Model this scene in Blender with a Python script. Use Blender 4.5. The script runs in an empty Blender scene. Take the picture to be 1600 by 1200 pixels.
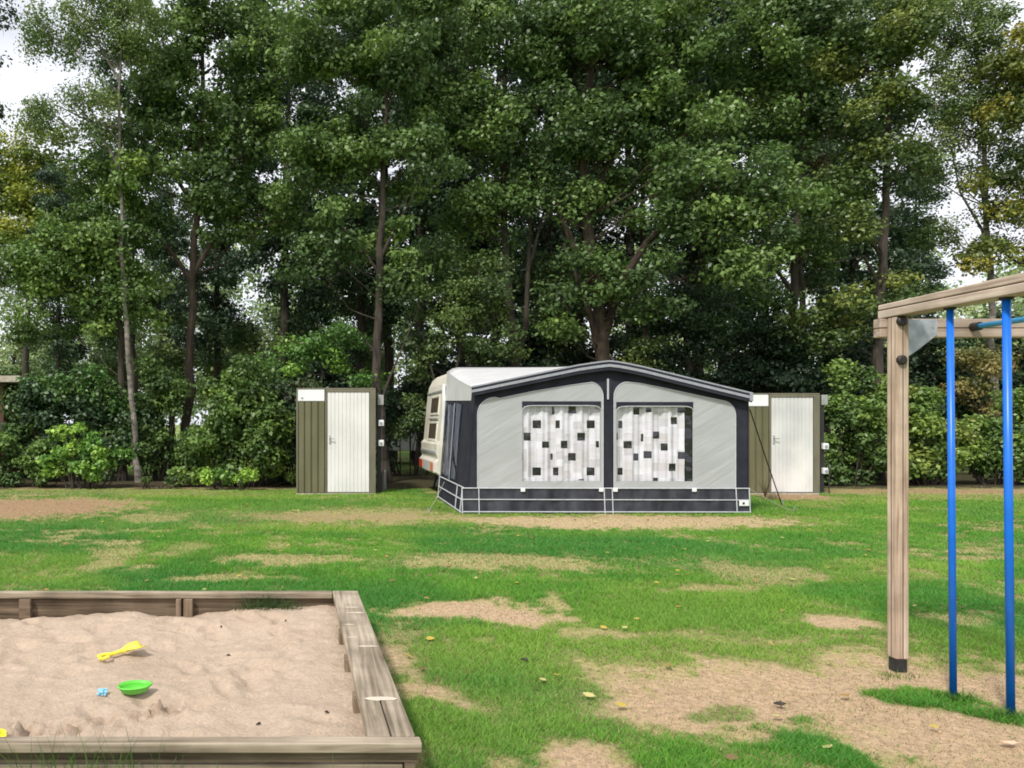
import bpy, math, random
import numpy as np
from mathutils import Vector
from mathutils.geometry import tessellate_polygon
random.seed(7)
rng = np.random.default_rng(11)
R = math.radians
scene = bpy.context.scene
COL = scene.collection

# ------------------------------------------------------------------ camera
F, CX, CY, CH = 1150.0, 490.0, 662.0, 1.5       # focal length, vanishing point (of a 1600 px wide frame), eye height
cam = bpy.data.cameras.new('camera'); camo = bpy.data.objects.new('camera', cam); COL.objects.link(camo)
camo.location = (0, 0, CH); camo.rotation_euler = (R(90), 0, 0)
cam.sensor_width = 36; cam.lens = 36*F/1600; cam.shift_x = (800-CX)/1600; cam.shift_y = (CY-600)/1600
cam.clip_start = .05; cam.clip_end = 2000
scene.camera = camo
# ------------------------------------------------------------------ light
SUN_EL, SUN_ROT = R(50), R(218)
w = bpy.data.worlds.new('World'); scene.world = w; w.use_nodes = True
nt = w.node_tree; nt.nodes.clear()
def nd(t, typ, **k):
    n = t.nodes.new(typ)
    for a, b in k.items(): setattr(n, a, b)
    return n
sky = nd(nt, 'ShaderNodeTexSky', sky_type='NISHITA', sun_disc=False, sun_elevation=SUN_EL, sun_rotation=SUN_ROT, dust_density=3.0)
tc = nd(nt, 'ShaderNodeTexCoord'); no = nd(nt, 'ShaderNodeTexNoise'); no.inputs['Scale'].default_value = 3.2; no.inputs['Detail'].default_value = 6
mp = nd(nt, 'ShaderNodeMapping'); mp.inputs['Scale'].default_value = (1, 1, 2.2)
cr = nd(nt, 'ShaderNodeValToRGB'); cr.color_ramp.elements[0].position = .3; cr.color_ramp.elements[1].position = .52
cr.color_ramp.elements[0].color = (.7, .7, .7, 1); cr.color_ramp.elements[1].color = (1, 1, 1, 1)
mx = nd(nt, 'ShaderNodeMix', data_type='RGBA'); mx.inputs['B'].default_value = (11.6, 11.9, 12.8, 1)
bg = nd(nt, 'ShaderNodeBackground'); bg.inputs['Strength'].default_value = .072
wo = nd(nt, 'ShaderNodeOutputWorld')
L = nt.links.new
L(tc.outputs['Generated'], mp.inputs['Vector']); L(mp.outputs[0], no.inputs['Vector']); L(no.outputs['Fac'], cr.inputs[0])
L(cr.outputs[0], mx.inputs['Factor']); L(sky.outputs[0], mx.inputs['A']); L(mx.outputs['Result'], bg.inputs[0]); L(bg.outputs[0], wo.inputs[0])
sl = bpy.data.lights.new('sun', 'SUN'); sl.energy = 3.0; sl.angle = R(6); sl.color = (1, .95, .87)
so = bpy.data.objects.new('sun', sl); COL.objects.link(so)
sd = Vector((math.sin(SUN_ROT)*math.cos(SUN_EL), math.cos(SUN_ROT)*math.cos(SUN_EL), math.sin(SUN_EL)))
so.rotation_euler = sd.to_track_quat('Z', 'Y').to_euler(); so.location = (-10, -10, 20)
scene.view_settings.view_transform = 'Standard'; scene.view_settings.look = 'None'
scene.view_settings.exposure = 0.38; scene.view_settings.gamma = 1
scene.cycles.filter_width = 1.8; scene.cycles.max_bounces = 6; scene.cycles.diffuse_bounces = 3; scene.cycles.transparent_max_bounces = 8

# ------------------------------------------------------------------ helpers
def W(px, py, Y): return np.array([(px-CX)/F*Y, Y, CH-(py-CY)/F*Y])
def G(px, py):
    Y = F*CH/(py-CY); return np.array([(px-CX)/F*Y, Y])

def new_mat(name):
    m = bpy.data.materials.new(name); m.use_nodes = True
    t = m.node_tree; b = t.nodes['Principled BSDF']; return m, t, b
def ramp(t, cols):
    r = nd(t, 'ShaderNodeValToRGB'); e = r.color_ramp.elements
    while len(e) > 1: e.remove(e[-1])
    for i, (p, c) in enumerate(cols):
        x = e[0] if i == 0 else e.new(p)
        x.position = p; x.color = (*c, 1)
    return r
def noisy(name, c1, c2, scale=6, stretch=(1, 1, 1), rough=.7, bump=.0, bscale=60, metal=0, spec=.5, detail=5, coat=0):
    m, t, b = new_mat(name)
    tc = nd(t, 'ShaderNodeTexCoord'); mp = nd(t, 'ShaderNodeMapping'); mp.inputs['Scale'].default_value = stretch
    n = nd(t, 'ShaderNodeTexNoise'); n.inputs['Scale'].default_value = scale; n.inputs['Detail'].default_value = detail
    r = ramp(t, [(.3, c1), (.7, c2)]); l = t.links.new
    l(tc.outputs['Object'], mp.inputs[0]); l(mp.outputs[0], n.inputs['Vector']); l(n.outputs['Fac'], r.inputs[0]); l(r.outputs[0], b.inputs['Base Color'])
    b.inputs['Roughness'].default_value = rough; b.inputs['Metallic'].default_value = metal; b.inputs['Specular IOR Level'].default_value = spec
    b.inputs['Coat Weight'].default_value = coat
    if bump:
        n2 = nd(t, 'ShaderNodeTexNoise'); n2.inputs['Scale'].default_value = bscale; n2.inputs['Detail'].default_value = 5
        bp = nd(t, 'ShaderNodeBump'); bp.inputs['Strength'].default_value = bump; bp.inputs['Distance'].default_value = .01
        l(mp.outputs[0], n2.inputs['Vector']); l(n2.outputs['Fac'], bp.inputs['Height']); l(bp.outputs[0], b.inputs['Normal'])
    return m
def wood(name, c1, c2, c3, axis='z', scale=1, bump=.5):
    st = {'x': (1.2, 28, 28), 'y': (28, 1.2, 28), 'z': (28, 28, 1.2)}[axis]
    m, t, b = new_mat(name); l = t.links.new
    tc = nd(t, 'ShaderNodeTexCoord'); mp = nd(t, 'ShaderNodeMapping'); mp.inputs['Scale'].default_value = [s*scale for s in st]
    n = nd(t, 'ShaderNodeTexNoise'); n.inputs['Scale'].default_value = 1.6; n.inputs['Detail'].default_value = 7; n.inputs['Distortion'].default_value = .6
    r = ramp(t, [(.3, c1), (.5, c2), (.72, c3)])
    n3 = nd(t, 'ShaderNodeTexNoise'); n3.inputs['Scale'].default_value = 3.5; n3.inputs['Detail'].default_value = 6
    r3 = ramp(t, [(.35, (.55, .55, .52)), (.6, (1, 1, 1))])
    mm = nd(t, 'ShaderNodeMix', data_type='RGBA', blend_type='MULTIPLY'); mm.inputs['Factor'].default_value = .8
    l(tc.outputs['Object'], mp.inputs[0]); l(mp.outputs[0], n.inputs['Vector']); l(n.outputs['Fac'], r.inputs[0]); l(tc.outputs['Object'], n3.inputs['Vector'])
    l(n3.outputs['Fac'], r3.inputs[0]); l(r.outputs[0], mm.inputs['A']); l(r3.outputs[0], mm.inputs['B']); l(mm.outputs['Result'], b.inputs['Base Color'])
    bp = nd(t, 'ShaderNodeBump'); bp.inputs['Strength'].default_value = bump; bp.inputs['Distance'].default_value = .004
    l(n.outputs['Fac'], bp.inputs['Height']); l(bp.outputs[0], b.inputs['Normal'])
    b.inputs['Roughness'].default_value = .8; b.inputs['Specular IOR Level'].default_value = .3
    return m
def colmat(name, rough=.7, transl=0, spec=.3, nscale=0, namp=.3, bump=0, bscale=40, bdist=.01):
    m, t, b = new_mat(name); l = t.links.new
    a = nd(t, 'ShaderNodeAttribute', attribute_name='Col'); out = a.outputs['Color']
    if nscale:
        tc = nd(t, 'ShaderNodeTexCoord'); n = nd(t, 'ShaderNodeTexNoise'); n.inputs['Scale'].default_value = nscale; n.inputs['Detail'].default_value = 8; n.inputs['Roughness'].default_value = .65
        r = ramp(t, [(.3, (1-namp,)*3), (.7, (1+namp*.6,)*3)])
        mm = nd(t, 'ShaderNodeMix', data_type='RGBA', blend_type='MULTIPLY'); mm.inputs['Factor'].default_value = 1
        l(tc.outputs['Object'], n.inputs['Vector']); l(n.outputs['Fac'], r.inputs[0]); l(out, mm.inputs['A']); l(r.outputs[0], mm.inputs['B']); out = mm.outputs['Result']
        if bump:
            n2 = nd(t, 'ShaderNodeTexNoise'); n2.inputs['Scale'].default_value = bscale; n2.inputs['Detail'].default_value = 8; n2.inputs['Roughness'].default_value = .7
            bp = nd(t, 'ShaderNodeBump'); bp.inputs['Strength'].default_value = bump; bp.inputs['Distance'].default_value = bdist
            l(tc.outputs['Object'], n2.inputs['Vector']); l(n2.outputs['Fac'], bp.inputs['Height']); l(bp.outputs[0], b.inputs['Normal'])
    l(out, b.inputs['Base Color']); b.inputs['Roughness'].default_value = rough; b.inputs['Specular IOR Level'].default_value = spec
    if transl:
        tr = nd(t, 'ShaderNodeBsdfTranslucent'); ms = nd(t, 'ShaderNodeMixShader'); ms.inputs[0].default_value = transl
        l(out, tr.inputs[0]); l(b.outputs[0], ms.inputs[1]); l(tr.outputs[0], ms.inputs[2]); l(ms.outputs[0], t.nodes['Material Output'].inputs[0])
    return m

def link(name, me, parent=None, loc=(0, 0, 0)):
    o = bpy.data.objects.new(name, me); COL.objects.link(o); o.location = loc
    if parent: o.parent = parent
    return o
def tag(o, label=None, cat=None, group=None, kind=None):
    if label: o['label'] = label
    if cat: o['category'] = cat
    if group: o['group'] = group
    if kind: o['kind'] = kind
    return o
def thing(name, label, cat, loc=(0, 0, 0), rz=0, group=None):
    o = bpy.data.objects.new(name, None); COL.objects.link(o); o.location = loc; o.rotation_euler = (0, 0, rz); o.empty_display_size = .2
    return tag(o, label, cat, group)
def origin(p):
    v = Vector((0, 0, 0))
    while p: v = v+p.location; p = p.parent
    return v
class MB:
    def __init__(s): s.v = []; s.f = []; s.m = []; s.cur = 0
    def add(s, vs, fs):
        o = len(s.v); s.v += [tuple(float(c) for c in v) for v in vs]
        for f in fs: s.f.append([i+o for i in f]); s.m.append(s.cur)
        return s
    def hexa(s, p):   # 4 bottom ccw, 4 top ccw
        return s.add(p, [(3, 2, 1, 0), (4, 5, 6, 7), (0, 1, 5, 4), (1, 2, 6, 5), (2, 3, 7, 6), (3, 0, 4, 7)])
    def box(s, x0, x1, y0, y1, z0, z1):
        return s.hexa([(x0, y0, z0), (x1, y0, z0), (x1, y1, z0), (x0, y1, z0), (x0, y0, z1), (x1, y0, z1), (x1, y1, z1), (x0, y1, z1)])
    def tube(s, pts, rad, n=8, cap=True):
        pts = [np.array(p, float) for p in pts]
        if not hasattr(rad, '__len__'): rad = [rad]*len(pts)
        vs, fs = [], []
        for i, p in enumerate(pts):
            d = pts[min(i+1, len(pts)-1)]-pts[max(i-1, 0)]; d = d/(np.linalg.norm(d)+1e-9)
            a = np.cross(d, (0, 1, 0) if abs(d[1]) < .8 else (1, 0, 0)); a /= np.linalg.norm(a); b = np.cross(d, a)
            for k in range(n):
                t = 2*math.pi*k/n; vs.append(p+rad[i]*(math.cos(t)*a+math.sin(t)*b))
        for i in range(len(pts)-1):
            for k in range(n):
                k2 = (k+1) % n; fs.append((i*n+k, i*n+k2, (i+1)*n+k2, (i+1)*n+k))
        if cap: fs.append(tuple(range(n))[::-1]); fs.append(tuple(range((len(pts)-1)*n, len(pts)*n)))
        return s.add(vs, fs)
    def prism(s, loops, y0, y1):     # loops in (x,z); first outer, rest holes; extruded in y
        tri = tessellate_polygon([[Vector((x, z, 0)) for x, z in lp] for lp in loops])
        flat = [p for lp in loops for p in lp]; n = len(flat)
        vs = [(x, y0, z) for x, z in flat]+[(x, y1, z) for x, z in flat]
        fs = [tuple(t) for t in tri]+[tuple(i+n for i in t[::-1]) for t in tri]
        o = 0
        for lp in loops:
            k = len(lp)
            for i in range(k): j = (i+1) % k; fs.append((o+i, o+j, o+j+n, o+i+n))
            o += k
        return s.add(vs, fs)
    def strip(s, a, b):              # quads between two polylines
        n = len(a); return s.add(list(a)+list(b), [(i, i+1, n+i+1, n+i) for i in range(n-1)])
    def build(s, name, mat, parent=None, bevel=0, smooth=False, world=True, seg=2):
        me = bpy.data.meshes.new(name); off = origin(parent) if (parent and world) else Vector((0, 0, 0))
        me.from_pydata([(v[0]-off.x, v[1]-off.y, v[2]-off.z) for v in s.v], [], s.f)
        mats = mat if isinstance(mat, (list, tuple)) else [mat]
        for m in mats: me.materials.append(m)
        if len(mats) > 1: me.polygons.foreach_set('material_index', s.m)
        import bmesh
        bm = bmesh.new(); bm.from_mesh(me)
        if smooth: bmesh.ops.remove_doubles(bm, verts=bm.verts, dist=1e-5)
        bmesh.ops.recalc_face_normals(bm, faces=bm.faces); bm.to_mesh(me); bm.free()
        if smooth: me.polygons.foreach_set('use_smooth', [True]*len(me.polygons))
        o = link(name, me, parent)
        if bevel:
            b = o.modifiers.new('bevel', 'BEVEL'); b.width = bevel; b.segments = seg; b.limit_method = 'ANGLE'
        return o
def np_mesh(name, V, Fc, mat, col=None, smooth=False):
    V = np.asarray(V, np.float32); Fc = np.asarray(Fc, np.int32); k = Fc.shape[1]
    me = bpy.data.meshes.new(name); me.vertices.add(len(V)); me.vertices.foreach_set('co', V.ravel())
    me.loops.add(Fc.size); me.loops.foreach_set('vertex_index', Fc.ravel())
    me.polygons.add(len(Fc)); me.polygons.foreach_set('loop_start', np.arange(0, Fc.size, k, dtype=np.int32))
    me.polygons.foreach_set('loop_total', np.full(len(Fc), k, np.int32))
    if smooth: me.polygons.foreach_set('use_smooth', np.ones(len(Fc), bool))
    if col is not None:
        a = me.color_attributes.new('Col', 'FLOAT_COLOR', 'POINT')
        c = np.ones((len(V), 4), np.float32); c[:, :3] = col; a.data.foreach_set('color', c.ravel())
    me.materials.append(mat); me.update(calc_edges=True); return me

# value noise
_lat = rng.random((256, 256))
def vnoise(x, y, sc, seed=0):
    x = np.asarray(x)*sc+seed*17.3; y = np.asarray(y)*sc+seed*31.7
    xi = np.floor(x).astype(int); yi = np.floor(y).astype(int); fx = x-xi; fy = y-yi
    fx = fx*fx*(3-2*fx); fy = fy*fy*(3-2*fy); g = lambda a, b: _lat[a % 256, b % 256]
    return (g(xi, yi)*(1-fx)+g(xi+1, yi)*fx)*(1-fy)+(g(xi, yi+1)*(1-fx)+g(xi+1, yi+1)*fx)*fy
def fbm(x, y, sc, seed=0, oct=5, gain=.55):
    s = 0; a = 1; t = 0
    for o in range(oct): s = s+a*vnoise(x, y, sc*2**o, seed+o*3); t += a; a *= gain
    return s/t
def sstep(a, b, x): t = np.clip((x-a)/(b-a), 0, 1); return t*t*(3-2*t)

# ------------------------------------------------------------------ ground
# worn patches of the lawn: corners of boxes on the ground, strength, kind (0 dry straw, 1 sandy, 2 brown earth)
PATCH = []
def patch(x0, x1, y0, y1, s, kind, soft=.35, amp=.8):
    xm = (x0+x1)/2; ym = (y0+y1)/2; a = G(xm, y1); b = G(xm, y0); c = G(x0, ym); d = G(x1, ym)
    PATCH.append(((c[0]+d[0])/2, (a[1]+b[1])/2, (d[0]-c[0])/2, (b[1]-a[1])/2, s, kind, soft, amp))
patch(725, 1245, 806, 827, .62, 1, .18, .3); patch(725, 1245, 806, 827, 1.2, 0, .2, .3)
patch(-170, 192, 779, 811, 1.3, 2, .2, .3)
patch(180, 310, 798, 818, .7, 0); patch(430, 740, 790, 824, .75, 0, .5)
patch(380, 690, 800, 816, .5, 2, .6)
patch(330, 530, 866, 884, .9, 0); patch(580, 980, 868, 894, .85, 0)
patch(635, 850, 948, 978, 1.25, 1, .3); patch(140, 210, 852, 890, .75, 0); patch(850, 1010, 982, 1014, .9, 0)
patch(1100, 1300, 878, 915, .75, 0); patch(1260, 1350, 962, 988, .9, 1); patch(840, 880, 925, 955, .9, 0)
patch(990, 1150, 985, 1010, .6, 0); patch(250, 330, 848, 870, .6, 0); patch(1440, 1600, 955, 985, .7, 0)
patch(1010, 1700, 1030, 1150, 1.25, 1, .4, .7); patch(900, 1330, 1055, 1140, 1.1, 1, .5)
patch(1330, 1900, 1100, 1230, 1.3, 1, .4); patch(880, 1080, 1040, 1080, .8, 0); patch(1180, 1330, 1140, 1200, .9, 0)
patch(1100, 1600, 1020, 1060, .9, 0); patch(600, 680, 985, 1040, .95, 1, .6); patch(640, 750, 1060, 1105, 1.1, 1, .5); patch(660, 700, 1040, 1075, 1., 1)
patch(850, 970, 1155, 1260, 1.15, 1, .5); patch(700, 800, 1185, 1300, .6, 0)
patch(-40, 90, 1300, 1500, .6, 0)
patch(-150, 460, 762, 778, .55, 0, .6); patch(1290, 1750, 768, 782, .55, 0, .6)
patch(1175, 1290, 768, 782, 1.0, 2, .3); patch(1280, 1700, 764, 772, .9, 2, .6); patch(-100, 470, 755, 764, .8, 2, .6)
GREEN = []
def green(x0, x1, y0, y1, s=1.2):
    a = G((x0+x1)/2, y1); b = G((x0+x1)/2, y0); c = G(x0, (y0+y1)/2); d = G(x1, (y0+y1)/2)
    GREEN.append(((c[0]+d[0])/2, (a[1]+b[1])/2, (d[0]-c[0])/2, (b[1]-a[1])/2, s))
green(1360, 1520, 1062, 1118, 1.1); green(1530, 1640, 1095, 1145, 1.1); green(1090, 1210, 1100, 1125, .8); green(980, 1200, 1150, 1250, 1.2); green(1240, 1420, 1155, 1260, 1.3)
green(1450, 1560, 1085, 1130, .6); green(640, 900, 1120, 1180, .8); green(560, 760, 970, 1010, .7); green(1215, 1300, 1125, 1150, .7)
green(560, 1380, 1000, 1030, .5); green(640, 960, 1010, 1120, .8); green(760, 1000, 1090, 1170, .9); green(610, 720, 1110, 1250, .8); green(580, 900, 900, 945, .9)
def masks(x, y):
    n = fbm(x, y, .9, 1); n2 = fbm(x, y, 3.2, 5); n3 = fbm(x, y, 9, 9); n4 = fbm(x, y, 27, 13, 3)
    wx = x+(fbm(x, y, 1.6, 20)-.5)*.9; wy = y+(fbm(x, y, 1.6, 24)-.5)*.9
    st = fbm(x*.55, y*1.3, 1.5, 90); dry = np.maximum(sstep(.50, .70, n*.4+n2*.35+n3*.25)*.8, sstep(.54, .64, st*.5+n2*.2+n3*.2+n4*.1)*.85)
    sand = np.zeros_like(x); earth = np.zeros_like(x)
    for cx, cy, rx, ry, s, k, soft, amp in PATCH:
        ux = (wx*amp+x*(1-amp)-cx)/rx; uy = (wy*amp+y*(1-amp)-cy)/ry
        d = (np.abs(ux)**2.6+np.abs(uy)**2.6)**(1/2.6)
        v = s*sstep(1+soft*.5, 1-soft, d+(n2-.5)*.9*amp+(n3-.5)*1.1+(n4-.5)*.7)
        if k: dry = np.maximum(dry, .85*s*sstep(1+soft*2.0, .85, d+(n2-.5)*1.3*amp+(n3-.5)*1.2+(n4-.5)*.9))
        if k == 0: dry = np.maximum(dry, v)
        elif k == 1: sand = np.maximum(sand, v)
        else: earth = np.maximum(earth, v)
    for cx, cy, rx, ry, s in GREEN:
        d = np.sqrt(((wx-cx)/rx)**2+((wy-cy)/ry)**2); v = s*sstep(1.15, .5, d+(n3-.5)*.9)
        sand = sand*np.clip(1-v, 0, 1); dry = dry*np.clip(1-v, 0, 1)
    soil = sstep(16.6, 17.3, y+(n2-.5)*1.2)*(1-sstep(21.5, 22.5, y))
    return np.clip(dry, 0, 1), np.clip(sand*1.05, 0, 1), np.clip(earth, 0, 1), soil, n, n2, n3
C = lambda *a: np.array(a)
def ground_z(x, y): return (fbm(x, y, .7, 40, 3)-.5)*.05*np.clip(1-np.abs(y-9)/30, 0, 1)
def axis(lo, hi, step, far, k=1.12):
    a = list(np.arange(lo, hi+1e-6, step)); s = step
    left = []; p = lo
    while p > -far: s *= k; p -= s; left.append(p)
    s = step; q = hi; right = []
    while q < far: s *= k; q += s; right.append(q)
    return np.array(left[::-1]+a+right)
gx = axis(-8, 17, .055, 900); gy = axis(1.5, 18, .055, 900)
X, Y = np.meshgrid(gx, gy); nx, ny = len(gx), len(gy)
dry, sand, earth, soil, n1, n2, n3 = masks(X, Y)
def mixc(a, b, f): return a+(b-a)*f[..., None]
gc = mixc(C(.07, .16, .03)*np.ones(X.shape+(3,)), C(.17, .24, .05), n2)
gc = mixc(gc, C(.46, .38, .18), dry*.9)
gc = mixc(gc, C(.51, .365, .235)*np.ones(3), np.clip(sand*(.75+.5*n3), 0, 1))
gc = mixc(gc, C(.34, .21, .13), np.clip(earth*(.6+.5*n3), 0, 1))
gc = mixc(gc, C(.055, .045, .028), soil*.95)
V = np.stack([X, Y, ground_z(X, Y)], -1).reshape(-1, 3)
ii = (np.arange(ny-1)[:, None]*nx+np.arange(nx-1)[None, :]).ravel()
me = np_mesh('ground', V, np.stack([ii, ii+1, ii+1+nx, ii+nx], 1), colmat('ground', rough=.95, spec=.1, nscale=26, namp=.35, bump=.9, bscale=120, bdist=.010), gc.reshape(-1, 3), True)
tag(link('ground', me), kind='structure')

# grass blades
def blades(x, y, h, wd, lean, col, z0=None):
    n = len(x); a = rng.random(n)*6.283; la = rng.random(n)*6.283
    z = ground_z(x, y)-.003 if z0 is None else z0
    b = np.stack([x, y, z], 1); s = np.stack([np.cos(a)*wd, np.sin(a)*wd, 0*a], 1)
    top = b+np.stack([np.cos(la)*lean*h, np.sin(la)*lean*h, h], 1)
    V = np.stack([b-s, b+s, top], 1).reshape(-1, 3)
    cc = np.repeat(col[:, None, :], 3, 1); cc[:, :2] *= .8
    return V, np.arange(3*n).reshape(-1, 3), cc.reshape(-1, 3)
grassmat = colmat('grass_blade', rough=.6, transl=.42, spec=.25)
def in_sandbox(x, y): return (x < .42) & (x > -3) & (y > 2.72) & (y < 5.34)
N = 1500000
u = rng.random(N); Yg = (math.sqrt(2.3)+u*(math.sqrt(17.6)-math.sqrt(2.3)))**2
Xg = Yg*(-.50+rng.random(N)*1.52)
dry, sand, earth, soil, n1, n2, n3 = masks(Xg, Yg)
green_p = np.clip(1-dry*.8-sand*1.15-earth*1.1-soil*.9, 0.02, 1)
keep = (rng.random(N) < .25+.75*green_p) & ~in_sandbox(Xg, Yg) & ~((Xg > 2.4) & (Xg < 7.3) & (Yg > 12.2) & (Yg < 17.5)) & ((rng.random(N) < green_p) | (rng.random(N) < .5*(dry+sand*.6)))
Xg, Yg, n1, n2, n3, gp, sand, dry = [a[keep] for a in (Xg, Yg, n1, n2, n3, green_p, sand, dry)]
n = len(Xg); hh = (.018+.035*rng.random(n)**1.5)*(.5+.9*n2)*(.45+.65*gp)*(1-.2*(Yg < 6))
straw = (rng.random(n) > gp*.9+.03)
big = fbm(Xg, Yg, .35, 77, 3)
g1 = mixc(C(.10, .33, .045)*np.ones((n, 3)), C(.32, .58, .07), np.clip((n1-.35)*1.6+(rng.random(n)-.5)*.5, 0, 1))
g1 = mixc(g1, C(.08, .30, .07), sstep(.42, .62, big)*.5)
yl = fbm(Xg*.6, Yg*1.2, .55, 120, 4); g1 = mixc(g1, C(.38, .56, .09), np.clip(.5*sstep(.50, .68, yl)+.25*sstep(9, 13, Yg), 0, .7))
g1 = np.where((straw)[:, None], C(.56, .45, .25)*(.35+.85*rng.random((n, 1))), g1)
hh = np.where(straw, hh*.6+.004, hh)
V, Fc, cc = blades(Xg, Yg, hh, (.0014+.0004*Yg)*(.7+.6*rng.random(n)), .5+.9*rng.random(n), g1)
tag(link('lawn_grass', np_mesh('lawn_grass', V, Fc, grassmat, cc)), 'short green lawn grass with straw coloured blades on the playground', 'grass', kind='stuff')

# ------------------------------------------------------------------ materials
M = {}
M['bark_dark'] = noisy('bark_dark', (.022, .017, .013), (.075, .06, .045), 9, (1, 1, .25), .95, .9, 22)
M['bark_brown'] = noisy('bark_brown', (.022, .016, .011), (.08, .056, .038), 9, (1, 1, .25), .95, .9, 22)
M['bark_birch'] = noisy('bark_birch', (.05, .045, .036), (.30, .27, .23), 5, (1.2, 1.2, 1.8), .9, .5, 14)
M['leaf'] = colmat('leaf', rough=.45, transl=.28, spec=.5)
M['sandwood_x'] = wood('weathered_plank_lengthwise', (.16, .125, .085), (.32, .26, .19), (.46, .39, .30), 'x')
M['sandwood_y'] = wood('weathered_plank_crosswise', (.17, .135, .095), (.33, .27, .20), (.47, .40, .31), 'y')
M['sandwood_z'] = wood('weathered_stake', (.13, .09, .06), (.25, .185, .125), (.38, .29, .2), 'z')
M['darkwood'] = wood('dark_board', (.07, .05, .033), (.15, .11, .072), (.24, .18, .125), 'x')  # darker wood tones for the lower boards and posts
M['post'] = wood('playground_post', (.32, .22, .155), (.56, .42, .32), (.70, .57, .46), 'z', .8)
M['beam_y'] = wood('playground_beam', (.36, .27, .21), (.56, .44, .36), (.66, .56, .47), 'y', .8)
M['beam_x'] = wood('playground_crossbeam', (.32, .23, .18), (.48, .37, .30), (.58, .48, .40), 'x', .8)
M['groove'] = noisy('groove', (.03, .02, .014), (.07, .05, .035), 20)
M['black'] = noisy('black_plastic', (.012, .009, .009), (.03, .022, .02), 30, rough=.5)
M['shoe'] = noisy('black_steel', (.012, .012, .013), (.03, .03, .032), 30, rough=.6)
M['galv'] = noisy('galvanised_steel', (.30, .32, .34), (.48, .50, .53), 18, rough=.45, metal=.5)
M['blue'] = noisy('blue_paint', (.004, .13, .60), (.006, .16, .70), 12, rough=.38, spec=.5)
M['lightblue'] = noisy('light_blue_paint', (.06, .36, .72), (.10, .44, .80), 12, rough=.35)
M['olive'] = noisy('olive_sheet', (.115, .11, .055), (.16, .15, .08), 3, (1, 1, .3), .6, .1, 30)
M['olive_dark'] = noisy('olive_frame', (.13, .12, .08), (.19, .175, .12), 6, (1, 1, .3), .65)
M['white_sheet'] = noisy('white_sheet', (.66, .65, .62), (.80, .79, .77), 2.2, (1, 1, .5), .5, .05, 20)
M['white_smudged'] = noisy('white_sheet_smudged', (.52, .52, .52), (.78, .77, .74), 1.3, (1, 1, .7), .55, .05, 20, detail=3)
M['white_plain'] = noisy('white_panel', (.74, .75, .76), (.84, .85, .86), 3, rough=.5)
M['concrete'] = noisy('concrete', (.30, .26, .21), (.46, .41, .34), 12, rough=.9, bump=.4)
M['cream'] = noisy('caravan_cream', (.60, .56, .46), (.72, .69, .60), 3, rough=.4, bump=.05, bscale=8)
M['greytrim'] = noisy('grey_trim', (.26, .27, .25), (.36, .37, .35), 10, rough=.5)
M['amber_glass'] = noisy('tinted_acrylic', (.05, .038, .03), (.14, .10, .075), 4, (1, 2, 6), rough=.25)
M['navy'] = noisy('navy_canvas', (.021, .023, .033), (.036, .038, .050), 4, rough=.85, spec=.12, bump=.15, bscale=9)
M['navy_skirt'] = noisy('navy_vinyl', (.014, .015, .022), (.060, .063, .078), 3.4, (1.6, 1, .8), rough=.45, spec=.3, bump=.6, bscale=5)  # grey streaks put the reflections and folds of the vinyl into the colour
M['piping'] = noisy('pale_piping', (.42, .44, .47), (.56, .58, .61), 15, rough=.5)
M['silver'] = noisy('silver_grey_band', (.26, .275, .31), (.34, .355, .39), 15, rough=.6)
M['roof_canvas'] = noisy('white_roof_canvas', (.52, .52, .52), (.62, .62, .62), 2.5, rough=.5, bump=.25, bscale=3)
M['side_canvas'] = noisy('light_grey_canvas', (.52, .54, .52), (.60, .62, .60), 2.5, rough=.6, bump=.2, bscale=4)
def wrinkle(name):
    m = noisy(name, (.36, .375, .38), (.41, .425, .43), 1.6, rough=.62)
    t = m.node_tree; l = t.links.new; b = t.nodes['Principled BSDF']
    tc = nd(t, 'ShaderNodeTexCoord'); mp = nd(t, 'ShaderNodeMapping'); mp.inputs['Rotation'].default_value = (0, R(30), 0); mq = nd(t, 'ShaderNodeMapping'); mq.inputs['Scale'].default_value = (.45, 1, 3.2)
    n = nd(t, 'ShaderNodeTexNoise'); n.inputs['Scale'].default_value = 1.7; n.inputs['Detail'].default_value = 3; n.inputs['Distortion'].default_value = .4
    bp = nd(t, 'ShaderNodeBump'); bp.inputs['Strength'].default_value = .38; bp.inputs['Distance'].default_value = .05
    l(tc.outputs['Object'], mp.inputs[0]); l(mp.outputs[0], mq.inputs[0]); l(mq.outputs[0], n.inputs['Vector']); l(n.outputs['Fac'], bp.inputs['Height']); l(bp.outputs[0], b.inputs['Normal']); return m
M['grey_panel'] = wrinkle('grey_panel_canvas')
def filmmat(name, tint=(.8, .82, .85), gl=.16):
    m, t, b = new_mat(name); t.nodes.remove(b); l = t.links.new
    tr = nd(t, 'ShaderNodeBsdfTransparent'); tr.inputs[0].default_value = (*tint, 1); g = nd(t, 'ShaderNodeBsdfGlossy'); g.inputs['Roughness'].default_value = .09
    n = nd(t, 'ShaderNodeTexNoise'); n.inputs['Scale'].default_value = 3; tc = nd(t, 'ShaderNodeTexCoord'); bp = nd(t, 'ShaderNodeBump'); bp.inputs['Distance'].default_value = .12; bp.inputs['Strength'].default_value = .6
    l(tc.outputs['Object'], n.inputs['Vector']); l(n.outputs['Fac'], bp.inputs['Height']); l(bp.outputs[0], g.inputs['Normal'])
    ms = nd(t, 'ShaderNodeMixShader'); ms.inputs[0].default_value = gl
    l(tr.outputs[0], ms.inputs[1]); l(g.outputs[0], ms.inputs[2]); l(ms.outputs[0], t.nodes['Material Output'].inputs[0]); return m
M['film'] = filmmat('clear_window_film', (.96, .96, .97), .04); M['film_side'] = filmmat('side_window_film', (.8, .82, .87), .18)
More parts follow.
